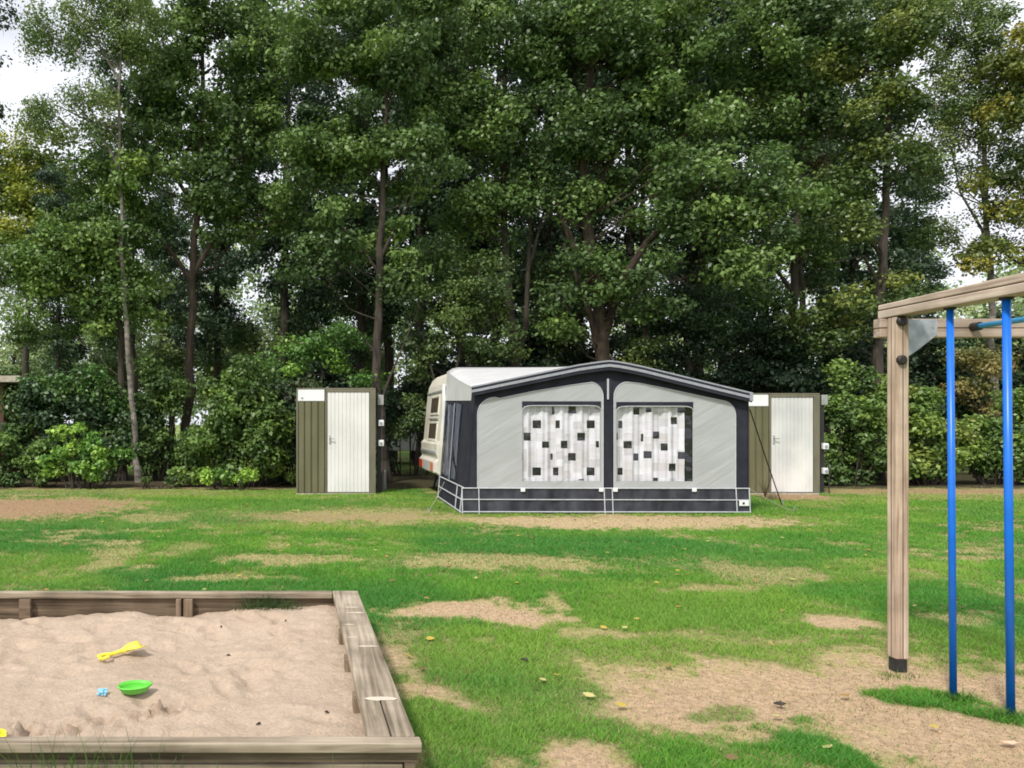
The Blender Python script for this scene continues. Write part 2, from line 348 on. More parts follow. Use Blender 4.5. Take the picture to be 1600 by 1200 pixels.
M['curtain'] = colmat('patchwork_curtain', rough=.85, spec=.1)
M['reflection_side'] = noisy('grey_reflection', (.2, .2, .22), (.6, .6, .66), 2.0, (1, 3, .3), rough=.85)  # grey bands painted in place of reflections on the side window vinyl
M['red_lamp'] = noisy('red_lens', (.45, .03, .012), (.65, .06, .02), 20, rough=.25)
M['white_lamp'] = noisy('clear_lens', (.5, .48, .45), (.65, .63, .6), 20, rough=.3)
M['orange_lamp'] = noisy('orange_lens', (.6, .16, .05), (.7, .24, .1), 20, rough=.3)
M['yellow_toy'] = noisy('yellow_plastic', (.80, .66, .03), (.88, .76, .10), 8, rough=.35)
M['green_toy'] = noisy('green_plastic', (.10, .52, .04), (.16, .62, .08), 8, rough=.35)
M['blue_toy'] = noisy('pale_blue_plastic', (.16, .45, .66), (.35, .66, .80), 30, rough=.4)
M['strap'] = noisy('dark_strap', (.02, .018, .016), (.045, .04, .035), 20, rough=.8)
M['rope'] = noisy('pale_rope', (.35, .34, .25), (.5, .5, .35), 20, rough=.8)
M['tyre'] = noisy('rubber', (.012, .012, .012), (.025, .025, .025), 30, rough=.8)
M['brown_board'] = wood('brown_cabin_board', (.06, .03, .02), (.12, .06, .04), (.17, .09, .06), 'z')

# ------------------------------------------------------------------ sheds
def corrugated(mb, x0, x1, z0, z1, y, n, depth, flat=.72):
    """profiled metal sheet: raised flats between narrow grooves, as one folded sheet with thickness"""
    pts = []; wv = (x1-x0)/n
    for i in range(n):
        a = x0+i*wv; g = wv*(1-flat)/4
        pts += [(a, y+depth), (a+g, y+depth), (a+2*g, y), (a+wv-2*g, y), (a+wv-g, y+depth)]
    pts.append((x1, y+depth))
    k = len(pts); vs = [(p[0], p[1], z0) for p in pts]+[(p[0], p[1], z1) for p in pts]+[(p[0], y+depth+.012, z0) for p in pts]+[(p[0], y+depth+.012, z1) for p in pts]
    fs = []
    for i in range(k-1):
        fs += [(i, i+1, k+i+1, k+i), (2*k+i, 3*k+i, 3*k+i+1, 2*k+i+1), (k+i, k+i+1, 3*k+i+1, 3*k+i), (i, 2*k+i, 2*k+i+1, i+1)]
    fs += [(0, k, 3*k, 2*k), (k-1, 3*k-1, 4*k-1, 2*k-1)]
    mb.add(vs, fs)
def shed(label, x0, Yf, Wd, H, label_door=None):
    t = thing('sanitary_shed', label, 'shed', (x0, Yf, 0)); o = (x0, Yf)
    bx = lambda *a: MB().box(*a)
    D = 1.6; s = Wd/1.69
    w_ = MB(); w_.box(0, .03, .06, D, .03, H-.04); w_.box(Wd-.03, Wd, .06, D, .03, H-.04); w_.box(.03, Wd-.03, D-.03, D, .03, H-.04)
    w_.build('wall', M['olive_dark'], t, world=False)
    p = MB(); corrugated(p, .035, .615*s, .03, H-.30, .0, 4, .028); p.build('front_panel', M['olive'], t, world=False)
    MB().box(.03, .60*s, .004, .03, H-.275, H-.03).build('header_panel', M['white_plain'], t, .004, world=False)
    hs = MB(); hs.box(.10, .15, .0005, .003, H-.235, H-.20); hs.build('number_plate', M['greytrim'], t, world=False)
    f = MB(); f.box(0, .034, 0, .05, .02, H-.03); f.box(.618*s, .652*s, -.006, .05, .03, H-.031); f.box(1.565*s, Wd, -.004, .058, .02, H-.031)
    f.box(.653*s, 1.564*s, -.005, .05, H-.085, H-.031); f.box(.653*s, 1.564*s, -.005, .05, .0, .035); f.box(.035, .617*s, .01, .04, H-.298, H-.277)
    f.build('door_frame', M['olive_dark'], t, .004, world=False)
    d = MB(); corrugated(d, .662*s, 1.556*s, .045, H-.09, .008, 11, .012, .80); do = d.build('door', M['white_smudged' if label_door else 'white_sheet'], t, world=False)
    if label_door: do['label'] = label_door
    h = MB(); h.box(.70*s, .728*s, -.006, .012, 1.07, 1.25); h.tube([(.714*s, -.005, 1.19), (.714*s, -.045, 1.19), (.80*s, -.05, 1.185)], .010, 8); h.build('handle', M['galv'], do, .002, world=False)
    r = MB(); r.box(0, Wd, -.002, D+.01, H-.028, H); r.build('roof', M['olive_dark'], t, .004, world=False)
    b = MB(); b.box(.0, Wd, -.10 if label_door else -.02, D+.05, -.06, .018); b.build('base_slab', M['concrete'], t, .005, world=False)
    return t
YS = 15.68
shed('olive metal shed with white ribbed door, standing free left of the caravan', (463-CX)/F*YS, YS, 1.69, 2.26)
shed('olive metal shed with white door half behind the right end of the awning', (1157-CX)/F*YS, YS, 1.69, 2.15, 'white ribbed door with greyish smudges')
# supply pillars beside the sheds
def pillar(label, px, Yp, boxz):
    x = (px-CX)/F*Yp; t = thing('supply_pillar', label, 'utility post', (x, Yp, 0))
    MB().box(-.045, .045, -.03, .03, 0, 2.12).build('post', M['shoe'], t, .004, world=False)
    MB().box(-.03, .10, -.07, -.032, 1.90, 2.12).build('fuse_box', M['greytrim'], t, .01, world=False)
    for z in boxz:
        b = MB().box(-.02, .10, -.10, -.034, z, z+.13).build('socket_box', M['white_plain'], t, .01, world=False)
        MB().tube([(.04, -.102, z+.06), (.04, -.115, z+.06)], .03, 10).build('socket_lid', M['galv'], b, world=False)
    MB().tube([(.05, -.07, boxz[0]+.01), (.09, -.12, .5), (.10, -.1, 0)], .012, 6).build('cable', M['strap'], t, world=False)
pillar('dark supply pillar with white socket box right beside the free standing shed', 592, 15.9, (1.02, 1.45))
pillar('dark supply pillar with white boxes right of the half hidden shed', 1283, 15.9, (.95, .42))
t = MB(); t.tube([(0, 0, 0), (0, 0, .42)], .055, 12); t.tube([(0, 0, .42), (0, 0, .46)], [.06, .03], 12)
o = t.build('ground_pipe', M['galv'], None, smooth=False); o.location = ((600-CX)/F*16.6, 16.6, 0)
tag(o, 'short pale grey pipe sticking out of the soil between shed and caravan', 'pipe')

# ------------------------------------------------------------------ caravan
YC0, YC1 = 14.9, 17.1
cv = thing('caravan', 'cream caravan with its rounded rear end showing left of the awning', 'caravan', (4.9, 16, 0))
def prof(z, rear=True):  # x of the rear wall at height z
    pts = [(.42, 2.60), (.50, 2.49), (.72, 2.47), (.78, 2.52), (.86, 2.50), (1.08, 2.50), (1.14, 2.555), (1.75, 2.61), (2.12, 2.645), (2.32, 2.68), (2.48, 2.76), (2.57, 2.86), (2.615, 3.0)]
    return np.interp(z, [p[0] for p in pts], [p[1] for p in pts])
zs = [.42, .50, .60, .72, .74, .78, .82, .86, .97, 1.08, 1.14, 1.3, 1.5, 1.75, 1.95, 2.12, 2.22, 2.32, 2.40, 2.48, 2.53, 2.57, 2.60, 2.615]
outline = [(float(prof(z)), z) for z in zs]+[(3.3, 2.63), (5.9, 2.63), (6.3, 2.58), (6.8, 2.33), (7.2, 1.95), (7.35, 1.5), (7.4, .9), (7.35, .42)]
b = MB(); b.prism([outline], YC0, YC1); b.build('body', M['cream'], cv, .035, seg=4)
for (zb, zt, nm) in ((1.735, 2.05, 'rear_window'), (1.18, 1.50, 'rear_window')):
    ya, yb = 15.38, 16.36
    a = MB(); e = .016
    P = [(prof(zb)-e, ya, zb), (prof(zb)-e, yb, zb), (prof(zb)+.03, yb, zb), (prof(zb)+.03, ya, zb), (prof(zt)-e, ya, zt), (prof(zt)-e, yb, zt), (prof(zt)+.03, yb, zt), (prof(zt)+.03, ya, zt)]
    a.hexa(P); wobj = a.build(nm, M['amber_glass'], cv, .01)
    f = MB(); q = .05
    for (y0, y1, z0, z1) in ((ya-q, yb+q, zb-q, zb-.002), (ya-q, yb+q, zt+.002, zt+q), (ya-q, ya-.002, zb-.001, zt+.001), (yb+.002, yb+q, zb-.001, zt+.001)):
        f.hexa([(prof(z0)-.02, y0, z0), (prof(z0)-.02, y1, z0), (prof(z0)+.03, y1, z0), (prof(z0)+.03, y0, z0), (prof(z1)-.02, y0, z1), (prof(z1)-.02, y1, z1), (prof(z1)+.03, y1, z1), (prof(z1)+.03, y0, z1)])
    f.build('window_frame', M['cream'], wobj, .008)
MB().box(prof(1.6)-.035, prof(1.6)+.02, 15.3, 16.4, 1.585, 1.625).build('grab_rail', M['greytrim'], cv, .008)
MB().box(prof(2.2)-.03, prof(2.2)+.04, 15.0, 17.0, 2.15, 2.20).build('gutter_trim', M['greytrim'], cv, .01)
MB().box(2.475, 2.52, 15.0, 17.0, .875, .94).build('bumper_trim', M['greytrim'], cv, .01)
lp = MB().box(2.44, 2.5, 14.98, 17.0, .50, .72).build('light_panel', M['white_lamp'], cv, .01)
for y0, y1, m in ((15.05, 15.32, 'orange_lamp'), (16.5, 16.95, 'red_lamp')):
    MB().box(2.425, 2.4385, y0, y1, .53, .70).build('tail_light', M[m], lp, .006)
MB().box(2.60, 2.66, 14.84, 14.898, .30, 2.3).build('awning_rail', M['white_plain'], cv, .004)
for y in (15.05, 16.75):
    wl = MB(); wl.tube([(4.9, y, .33), (4.9, y+.18, .33)], .32, 24); wl.build('wheel', M['tyre'], cv, .02)
MB().box(2.75, 7.0, 15.2, 16.8, .34, .43).build('chassis', M['shoe'], cv)
for y in (15.1, 16.9):
    MB().tube([(2.85, y, .42), (2.75, y, 0)], .025, 8).build('support_leg', M['shoe'], cv)

# ------------------------------------------------------------------ awning
YA = 12.23; YB = 14.88
aw = thing('awning_tent', 'grey and navy caravan awning with two curtained front windows', 'awning', (4.8, YA, 0))
def A(px, py, y=YA):
    p = W(px, py, YA); return (p[0], p[2])
def arc(cx, cy, rx, ry, a0, a1, n=7): return [(cx+rx*math.cos(R(a0+(a1-a0)*i/n)), cy-ry*math.sin(R(a0+(a1-a0)*i/n))) for i in range(n+1)]
Lw = [(816, 628), (938, 628), (938, 752), (816, 752)]; Rw = [(963, 629), (1082, 629), (1082, 752), (963, 752)]
def roofline(x):   # px y of the lower edge of the fascia
    return np.interp(x, [737, 770, 900, 930, 948, 966, 1000, 1168], [614, 607, 580.5, 576, 574, 576, 583, 624])
front = [(722, 803), (1170, 803), (1170, 620)]+[(x, roofline(x)-3) for x in range(1160, 740, -20)]+[(738, 611)]
fl = [[A(*p) for p in front], [A(*p) for p in Lw], [A(*p) for p in Rw]]
MB().prism(fl, YA, YA+.012).build('front_wall', M['navy'], aw)
lpan = [(746, 762), (942, 762)]+arc(922, 620, 20, 22, 0, 90)+[(905, 601), (850, 610)]+arc(772, 645, 26, 26, 75, 180)
lpan = [(746, 762), (942, 762), (942, 625)]+arc(921, 620, 21, 23, 0, 80)+[(890, 602), (830, 612)]+[(792, 620)]+arc(772, 648, 26, 27, 70, 180)
rpan = [(959, 762), (1149, 762), (1149, 655)]+arc(1127, 650, 22, 24, 0, 75)+[(1100, 620), (1040, 607), (1000, 599)]+arc(980, 620, 21, 23, 95, 180)+[(959, 640)]
for pan, win in ((lpan, Lw), (rpan, Rw)):
    g = MB().prism([[A(*p) for p in pan], [A(*p) for p in win]], YA-.008, YA-.001).build('front_panel', M['grey_panel'], aw)
    loop = [A(*p) for p in pan][1:]; pm = MB(); pm.tube([(x, YA-.010, z) for x, z in loop+[A(*pan[0])]], .008, 6); pm.build('panel_piping', M['piping'], g)
# windows: curtain behind clear film
def curtain(x0, x1, y0, y1, squares, sz, seed, split=None):
    r = np.random.default_rng(seed); nxp = int((x1-x0)*2)+1; nyp = int((y1-y0)*1.6)+1
    PX, PY = np.meshgrid(np.linspace(x0, x1, nxp), np.linspace(y0, y1, nyp))
    # uneven columns of patches
    edges = [x0]; 
    while edges[-1] < x1: edges.append(edges[-1]+14.6*(.8+.4*r.random()))
    ci = np.searchsorted(edges, PX.ravel(), 'right')-1
    tab = np.array([(.86, .86, .88), (.74, .73, .74), (.80, .79, .81), (.72, .69, .69), (.90, .90, .92), (.66, .65, .66)])*.93
    off = r.random(40)*22; cell = ((PY.ravel()-y0+off[ci])/11.5).astype(int)
    k = r.integers(0, 6, (60, 60)); c = tab[k[ci % 60, cell % 60]]
    # fine woven border lines
    fy = ((PY.ravel()-y0+off[ci])/11.5) % 1; c = c*np.where(fy < .09, .9, 1)[:, None]
    e = np.min(np.abs(PX.ravel()[:, None]-np.array(edges)[None]), 1); c = np.where((e < .9)[:, None], np.array([.80, .80, .82]), c)
    for (sx, sy, sw, sh) in squares:
        dx = np.abs(PX.ravel()-sx)/(sw/2); dy = np.abs(PY.ravel()-sy)/(sh/2); d = np.maximum(dx, dy)
        c = np.where((d < 1)[:, None], np.array([.02, .02, .023]), c); c = np.where((d < .55)[:, None], np.array([.035, .035, .04]), c)
    xx = (PX-CX)/F*YA; zz = CH-(PY-CY)/F*YA
    yy = YA+.055+.022*np.sin((PX-x0)/7.3*math.pi/2.0+seed)+.010*np.sin(PX*.61+seed)+.004*np.sin(PY*.13)
    V = np.stack([xx, yy, zz], -1).reshape(-1, 3)-np.array(origin(aw))
    i = (np.arange(nyp-1)[:, None]*nxp+np.arange(nxp-1)[None, :]).ravel()
    return link('curtain', np_mesh('curtain', V, np.stack([i, i+1, i+1+nxp, i+nxp], 1), M['curtain'], c, True), aw)
S = 12.2
ls = [(866.4, 641, 3.5, 12), (896.3, 640, S, S), (840.4, 663, S, S), (872.7, 663, 6, S), (924.7, 663, S, S), (825.3, 682.3, S, S), (910, 682.3, S, S), (853.7, 694.8, 12, 10), (882.9, 694.8, S-1, S),
      (935, 694.3, 5, 10), (817, 714, 2, 10), (864, 714, 3.5, 10), (895.2, 714, S, S), (840.4, 737, S, S), (870.3, 737, 8, S), (924.7, 737, S, S), (910, 750, 9, 2)]
q = lambda x, y, w=11.6, h=11.6: (900+x/3.81, 540+y/3.81, w, h)
rs = [q(370, 388), q(440, 383, 8, 7), q(635, 385, 9, 8), q(272, 470, 7.5), q(590, 447), q(247, 540, 5), q(487, 533), q(404, 548, 3), q(315, 590), q(535, 605, 9.5), q(432, 650), q(363, 665, 9.5), q(640, 655), q(272, 750, 8.5), q(582, 725), q(482, 798, 8, 5)]
curtain(813, 941, 630, 758, ls, S, 3); curtain(960, 1071, 630, 758, rs, S, 5)
dk = MB(); dk.box(A(1068, 640)[0], A(1086, 640)[0], YA+.12, YA+.14, A(0, 756)[1], A(0, 630)[1]); dk.build('gap_shade', M['navy'], aw)  # dark sheet standing in for the shaded gap beside the right curtain
for win in (Lw, Rw):
    (xa, za), (xb, zb) = A(*win[3]), A(*win[1])
    fr = MB(); q_ = .018
    fo = [(xa-.004, za-.004), (xb+.004, za-.004), (xb+.004, zb+.004), (xa-.004, zb+.004)]
    # navy valance across the top with an arched lower edge
    H = zb; vt = [(xa-.005, H+.01), (xb+.005, H+.01), (xb+.005, H-.125)]+[(xb-.03, H-.085), (xb-.09, H-.068), (xb-.2, H-.062), (xa+.2, H-.062), (xa+.09, H-.068), (xa+.03, H-.085), (xa-.005, H-.125)]
    fm = MB().prism([fo], YA+.004, YA+.006).build('window_film', M['film'], aw)
    MB().prism([vt], YA-.016, YA-.009).build('window_valance', M['navy'], aw)
    s = MB(); s.tube([(x, YA-.018, z) for x, z in vt[2:]], .007, 6); s.build('window_piping', M['piping'], fm)
# centre post cover and pole
MB().prism([[A(945, 764), A(956, 764), A(956, 590), A(945, 590)]], YA-.014, YA-.0005).build('centre_strip', M['navy'], aw)
MB().tube([(A(949, 0)[0], YA-.028, A(0, 592)[1]), (A(949, 0)[0], YA-.028, A(0, 624)[1])], .016, 8).build('centre_pole', M['piping'], aw)
# skirt
sk = MB(); yy = YA-.02
fr = [(721, 763), (1170, 763), (1170, 803.5), (721, 803.5)]
xs = np.linspace(721, 1170, 120); top = []; bot = []
for i, x in enumerate(xs):
    wv = .012*math.sin(x*.11)+.008*math.sin(x*.29+1); top.append((A(x, 763)[0], YA-.010, A(x, 763)[1])); bot.append((A(x, 803)[0], YA-.045+wv, .0))
mid = [((a[0]+b[0])/2, (a[1]+b[1])/2+.004*math.sin(i*.7), (a[2]+b[2])/2) for i, (a, b) in enumerate(zip(top, bot))]
sk.strip(top, mid); sk.strip(mid, bot); so_ = sk.build('mud_skirt', M['navy_skirt'], aw, smooth=True)
def line_px(pts, r=.012, y=YA-.05): return [(A(*p)[0], y, A(*p)[1]) for p in pts]
pm = MB(); pm.tube(line_px([(721, 762.5), (1170, 763)], y=YA-.025), .010, 6); pm.build('skirt_piping', M['piping'], so_)
pm = MB(); pm.tube(line_px([(721, 780), (1170, 781)], y=YA-.04), .0085, 6); pm.build('skirt_piping', M['piping'], so_)
pm = MB(); pm.tube(line_px([(720.5, 799), (1170, 799.5)], y=YA-.06), .010, 6); pm.build('skirt_piping', M['piping'], so_)
for x in (721.5, 747.5, 943, 955.5, 1148.5, 1169):
    pm = MB(); pm.tube([(A(x, 762)[0], YA-.027, A(0, 762)[1]), (A(x, 762)[0], YA-.066, .005)], .009, 6); pm.build('skirt_piping', M['piping'], so_)
pm = MB().box(A(1152, 0)[0], A(1167, 0)[0], YA-.062, YA-.05, A(0, 790)[1], A(0, 781.5)[1]).build('maker_patch', M['white_plain'], so_, .004)
pm = MB().box(A(1157, 0)[0], A(1160, 0)[0], YA-.0655, YA-.0625, A(0, 787.5)[1], A(0, 784)[1]).build('patch_print', M['shoe'], so_)
for x in (816, 938, 960, 1083):
    MB().box(A(x-3.4, 0)[0], A(x+3.4, 0)[0], YA-.05, YA-.03, A(0, 768)[1], A(0, 762)[1]).build('fastener_tab', M['white_plain'], aw, .006)
# fascia (canopy) running up to the peak and down
def fpt(x):
    t_ = roofline(x)
    return A(x, t_)
fx = [735, 750, 770, 820, 860, 900, 920, 935, 948, 961, 975, 1000, 1040, 1080, 1120, 1169]
def band(d0, d1, y, th, m, name, par):
    lo = [A(x, roofline(x)-d0) for x in fx]; hi = [A(x, roofline(x)-d1) for x in fx]
    b = MB(); b.prism([lo+hi[::-1]], y-th, y); return b.build(name, m, par)
fa = band(-5, 9, YA-.10, .012, M['navy'], 'roof_fascia', aw)
band(.2, 4.4, YA-.113, .010, M['silver'], 'fascia_stripe', fa)
band(8, 10.4, YA-.100, .018, M['silver'], 'fascia_stripe', fa)
MB().box(A(1165, 0)[0], A(1170, 0)[0], YA-.13, YA+.02, A(0, 627)[1], A(0, 614)[1]).build('corner_cap', M['silver'], aw, .006)
# roof sheet: front eave (over the fascia) back to the caravan
def rf(x, v):
    X0, Z0 = A(x, roofline(x)-8.6); y0 = YA-.115
    u = (x-735)/(1169-735)
    X1 = 2.70+u*(7.22-2.70); zz = np.interp(X1, [2.70, 2.80, 2.92, 6.1, 7.22], [2.55, 2.615, 2.64, 2.64, 2.30]); 
    return (X0+(X1-X0)*v, y0+(YB-y0)*v, Z0+(zz-Z0)*v-.02*math.sin(math.pi*v))
fx2 = sorted(set(fx+[737, 741, 745, 755, 762]+list(range(780, 1169, 15))))
rm = MB(); rows = [[rf(x, v) for x in fx2] for v in (0, .1, .25, .4, .55, .7, .85, 1)]
for a, b_ in zip(rows, rows[1:]): rm.strip(a, b_)
ro = rm.build('roof', M['roof_canvas'], aw, smooth=True); ro.modifiers.new('thick', 'SOLIDIFY').thickness = .006
# left side wall: front corner at px 722/738, back on the caravan
fb, ftp = (A(722, 803)[0], YA, 0), (A(738, 611)[0], YA-.0, A(738, 614)[1])
bb, btp = (2.53, YB, 0), (2.705, YB, 2.56)
def sw(u, z):      # u 0 front .. 1 back ; z height
    zt = ftp[2]+(btp[2]-ftp[2])*u; xb = fb[0]+(bb[0]-fb[0])*u; xt = ftp[0]+(btp[0]-ftp[0])*u
    return (xb+(xt-xb)*z/zt, YA+(YB-YA)*u, z)
def side_quad(u0, u1, z0, z1, off, name, m, par, th=.006, z0b=None, z1b=None):
    z0b = z0 if z0b is None else z0b; z1b = z1 if z1b is None else z1b
    p = [sw(u0, z0), sw(u1, z0b), sw(u1, z1b), sw(u0, z1)]; o_ = [(a-off, b, c) for a, b, c in p]; i_ = [(a-off+th, b, c) for a, b, c in p]
    return MB().hexa([o_[0], o_[1], i_[1], i_[0], o_[3], o_[2], i_[2], i_[3]]).build(name, m, par)
zt0, zt1 = 1.885, 1.965
gt = [rf(735, v) for v in np.linspace(.04, 1, 12)]; gt = [(ftp[0]-.004, YA-.02, gt[0][2])]+gt[1:]
gm = []
for k in range(5): gm.append([(p[0]+(sw(max((p[1]-YA)/(YB-YA), 0), zt0)[0]-p[0])*(k/4)**1.5-.004, p[1], p[2]+.004+(zt0+(zt1-zt0)*max((p[1]-YA)/(YB-YA), 0)-p[2]-.004)*k/4) for p in gt])
gb = MB()
for a, b_ in zip(gm, gm[1:]): gb.strip(a, b_)
gb.build('side_gable', M['roof_canvas'], aw, smooth=True)
sp = side_quad(.0, 1, .0, zt0, 0, 'side_wall', M['navy'], aw, z1b=zt1)
# right wall (plain)
MB().box(7.215, 7.222, YA, YB, 0, 1.93).build('side_wall', M['navy'], aw)
for (u0, u1, m_) in ((.34, .50, 'reflection_side'), (.57, .86, 'reflection_side')):
    c_ = side_quad(u0, u1, .50, 1.84, .006, 'side_reflection', M[m_], aw, z1b=1.88)  # sheets carrying the painted reflection bands, set under the film
side_quad(.27, .97, .47, 1.87, .014, 'side_window_film', M['film_side'], aw, .001, z1b=1.92)
for z in (.44, .235, .03):
    MB().tube([(sw(0, z)[0]-.02, YA-.02, z), (sw(1, z)[0]-.02, YB, z)], .012, 6).build('side_piping', M['piping'], sp)
for u in (.02, .2, .97):
    MB().tube([(sw(u, .44)[0]-.02, sw(u, 0)[1], .44), (sw(u, .03)[0]-.03, sw(u, 0)[1], .02)], .011, 6).build('side_piping', M['piping'], sp)
for u in (.545,):
    MB().tube([(sw(u, .46)[0]-.02, sw(u, 0)[1], .46), (sw(u, 1.88)[0]-.02, sw(u, 0)[1], 1.88)], .008, 6).build('side_piping', M['silver'], sp)
# front corner navy return
MB().hexa([(fb[0]-.012, YA-.012, 0), (fb[0]+.05, YA-.012, 0), (fb[0]+.05, YA, 0), (fb[0]-.012, YA, 0), (ftp[0]-.012, YA-.012, ftp[2]), (ftp[0]+.05, YA-.012, ftp[2]), (ftp[0]+.05, YA, ftp[2]), (ftp[0]-.012, YA, ftp[2])]).build('corner_strip', M['navy'], aw)
# guy lines
def guy(label, a, b, m, r):
    g = thing('guy_line', label, 'guy line', tuple(b)); MB().tube([a, (np.array(a)+np.array(b))/2+np.array((0, 0, -.02)), b], r, 6).build('strap', m, g)
    MB().tube([(b[0]+.02, b[1], b[2]+.10), (b[0]-.01, b[1], -.05)], .010, 6).build('peg', M['galv'], g)
guy('black storm strap slanting down from the right awning corner across the shed', (7.25, YA, A(0, 640)[1]), (G(1222, 790)[0], G(1222, 790)[1], .0), M['strap'], .010)
guy('thin pale cord pegged into the grass at the left awning corner', (2.47, 13.9, .40), (G(668, 803)[0], G(668, 803)[1], .0), M['rope'], .004)
guy('thin pale cord pegged into the sand at the right awning corner', (7.25, YA+.02, .42), (G(1240, 800)[0], G(1240, 800)[1], .0), M['rope'], .005)
# distant white caravan seen through the gap between shed and caravan
fc = thing('caravan', 'white caravan far behind, glimpsed through leaves between shed and nearer caravan', 'caravan', (3.6, 27, 0))
oc = [(1.9, .5), (1.8, .9), (1.9, 1.9), (2.2, 2.45), (2.7, 2.6), (6.2, 2.6), (6.5, 1.5), (6.4, .5)]
MB().prism([oc], 27, 29.1).build('body', M['white_plain'], fc, .05)
for a in (2.4, 4.2, 5.2): MB().box(a, a+.8, 26.97, 26.999, 1.3, 1.9).build('window', M['amber_glass'], fc, .01)
MB().tube([(3.9, 27.1, .33), (3.9, 27.3, .33)], .33, 20).build('wheel', M['tyre'], fc)
# cabin corner at the left edge of the frame
cb = thing('wooden_cabin', 'brown wooden cabin corner with pale roof edge at the left border', 'cabin', (-9.0, 20.5, 0))
yc = 19.5; xr = W(6, 0, yc)[0]
w_ = MB(); w_.box(xr-3, xr, yc, yc+3, 0, W(0, 592, yc)[2]); w_.build('wall', M['brown_board'], cb, .01)
w_ = MB(); w_.box(xr-3.2, W(31, 0, yc-.3)[0], yc-.3, yc+3.2, W(0, 597, yc-.3)[2], W(0, 587, yc-.3)[2]); w_.build('roof', M['concrete'], cb, .01)

# ------------------------------------------------------------------ playground frame
pg = thing('climbing_frame', 'wooden climbing frame with blue steel poles at the right edge', 'climbing frame', (3.53, 4.45, 0))
YP = 4.446; XP = (1383-CX)/F*YP   # left edge of post
pw = .0765
x1p = (1418-CX)/F*YP
def post(x0, y0, top, par):
    p = MB().box(x0, x0+pw, y0, y0+pw, .075, top).build('post', M['post'], par, .007, seg=3)
    g = MB(); g.box(x0+pw*.48, x0+pw*.53, y0-.0015, y0+.004, .08, top-.002); g.box(x0-.0015, x0+.004, y0+pw*.5, y0+pw*.55, .08, top-.002); g.build('groove', M['groove'], p)
    s = MB(); s.box(x0+.006, x0+pw-.006, y0+.006, y0+pw-.006, -.1, .074); s.build('ground_shoe', M['shoe'], par, .003)
    return p
xq = (1401-CX)/F*YP; xq0 = xq-.0005   # front face left edge
post(xq0, YP, 2.148, pg)
post(xq0, 2.55, 2.148, pg)
for X2 in (xq0+1.6,):
    for Y2 in (2.55, YP): post(X2, Y2, 2.148, pg)
# long top beam: runs towards the viewer, made of two laid timbers
zb0 = 2.152
def beam(yend, x0, x1, z0, z1, z1far):
    return MB().hexa([(x0, 2.3, z0), (x1, 2.3, z0), (x1, yend, z0), (x0, yend, z0), (x0, 2.3, z1), (x1, 2.3, z1), (x1, yend, z1far), (x0, yend, z1far)])
bx0, bx1 = xq0-.005, xq0+.115
bm1 = beam(4.59, bx0, bx1, zb0, zb0+.050, zb0+.048).build('top_beam', M['beam_y'], pg, .006, seg=3)
bm2 = beam(4.59, bx0+.001, bx1-.001, zb0+.054, zb0+.118, zb0+.085).build('top_beam', M['beam_y'], pg, .007, seg=3)
MB().box(bx0+.008, bx1-.008, 2.32, 4.58, zb0+.045, zb0+.06).build('joint', M['groove'], bm1)
def beam2(X2):
    beam(4.59, X2, X2+.12, zb0, zb0+.050, zb0+.048).build('top_beam', M['beam_y'], pg, .006); 
beam2(xq0+1.6)
# cross beam behind the post
yb0 = YP+pw+.003
for (za, zb_) in ((2.032, 2.086), (2.090, 2.146)):
    MB().box(xq0-.036, xq0+1.75, yb0, yb0+.06, za, zb_).build('cross_beam', M['beam_x'], pg, .005)
for (za, zb_) in ((2.032, 2.086), (2.090, 2.146)):
    MB().box(xq0-.06, xq0+1.75, 2.48, 2.545, za, zb_).build('cross_beam', M['beam_x'], pg, .005)
# bracket plate
def bp_(px, py, y): p = W(px, py, y); return (p[0], p[2])
yk = YP+.035
MB().prism([[bp_(1418, 499, yk), bp_(1464, 499, yk), bp_(1464, 523, yk), bp_(1432, 548, yk), bp_(1420, 556, yk), bp_(1418, 556, yk)]], yk-.004, yk+.004).build('bracket_plate', M['galv'], pg, .001)
MB().tube([W(1457, 509.5, yk-.004), W(1457, 509.5, yk-.010)], .009, 12).build('bolt', M['galv'], pg)
for z in (502, 562.5):
    p = W(1408.5, z, YP); MB().tube([(xq0+pw*.34, YP+.002, p[2]), (xq0+pw*.34, YP-.016, p[2]), (xq0+pw*.34, YP-.022, p[2])], [.029, .029, .02], 20).build('bolt_cap', M['black'], pg, .002)
# blue poles
def pole(pb, pt, r):
    b0 = G(*pb); xt = xq0+.055; yt = F*xt/(pt[0]-CX)
    o_ = MB().tube([(b0[0], b0[1], -.03), (xt, yt, zb0+.003)], r, 20, True).build('climbing_pole', M['blue'], pg, smooth=False)
    for p in o_.data.polygons: p.use_smooth = len(p.vertices) == 4
    MB().tube([(xt, yt, zb0-.012), (xt, yt, zb0+.001)], r*1.7, 20).build('pole_flange', M['black'], o_)
pole((1489.5, 1090), (1484.5, 490), .0168); pole((1579.5, 1119), (1572.5, 470), .0182)
# light blue bar towards the viewer
pj = W(1520, 511, yb0); o_ = MB().tube([(pj[0], yb0+.001, pj[2]), (pj[0], 2.5, pj[2])], .0165, 16).build('hand_bar', M['lightblue'], pg)
for p in o_.data.polygons: p.use_smooth = len(p.vertices) == 4
MB().tube([(pj[0], yb0-.001, pj[2]), (pj[0], yb0-.05, pj[2])], .026, 18).build('bar_socket', M['black'], o_)
o_ = MB().tube([(pj[0]+.62, yb0+.001, pj[2]), (pj[0]+.62, 2.5, pj[2])], .0165, 16).build('hand_bar', M['lightblue'], pg)

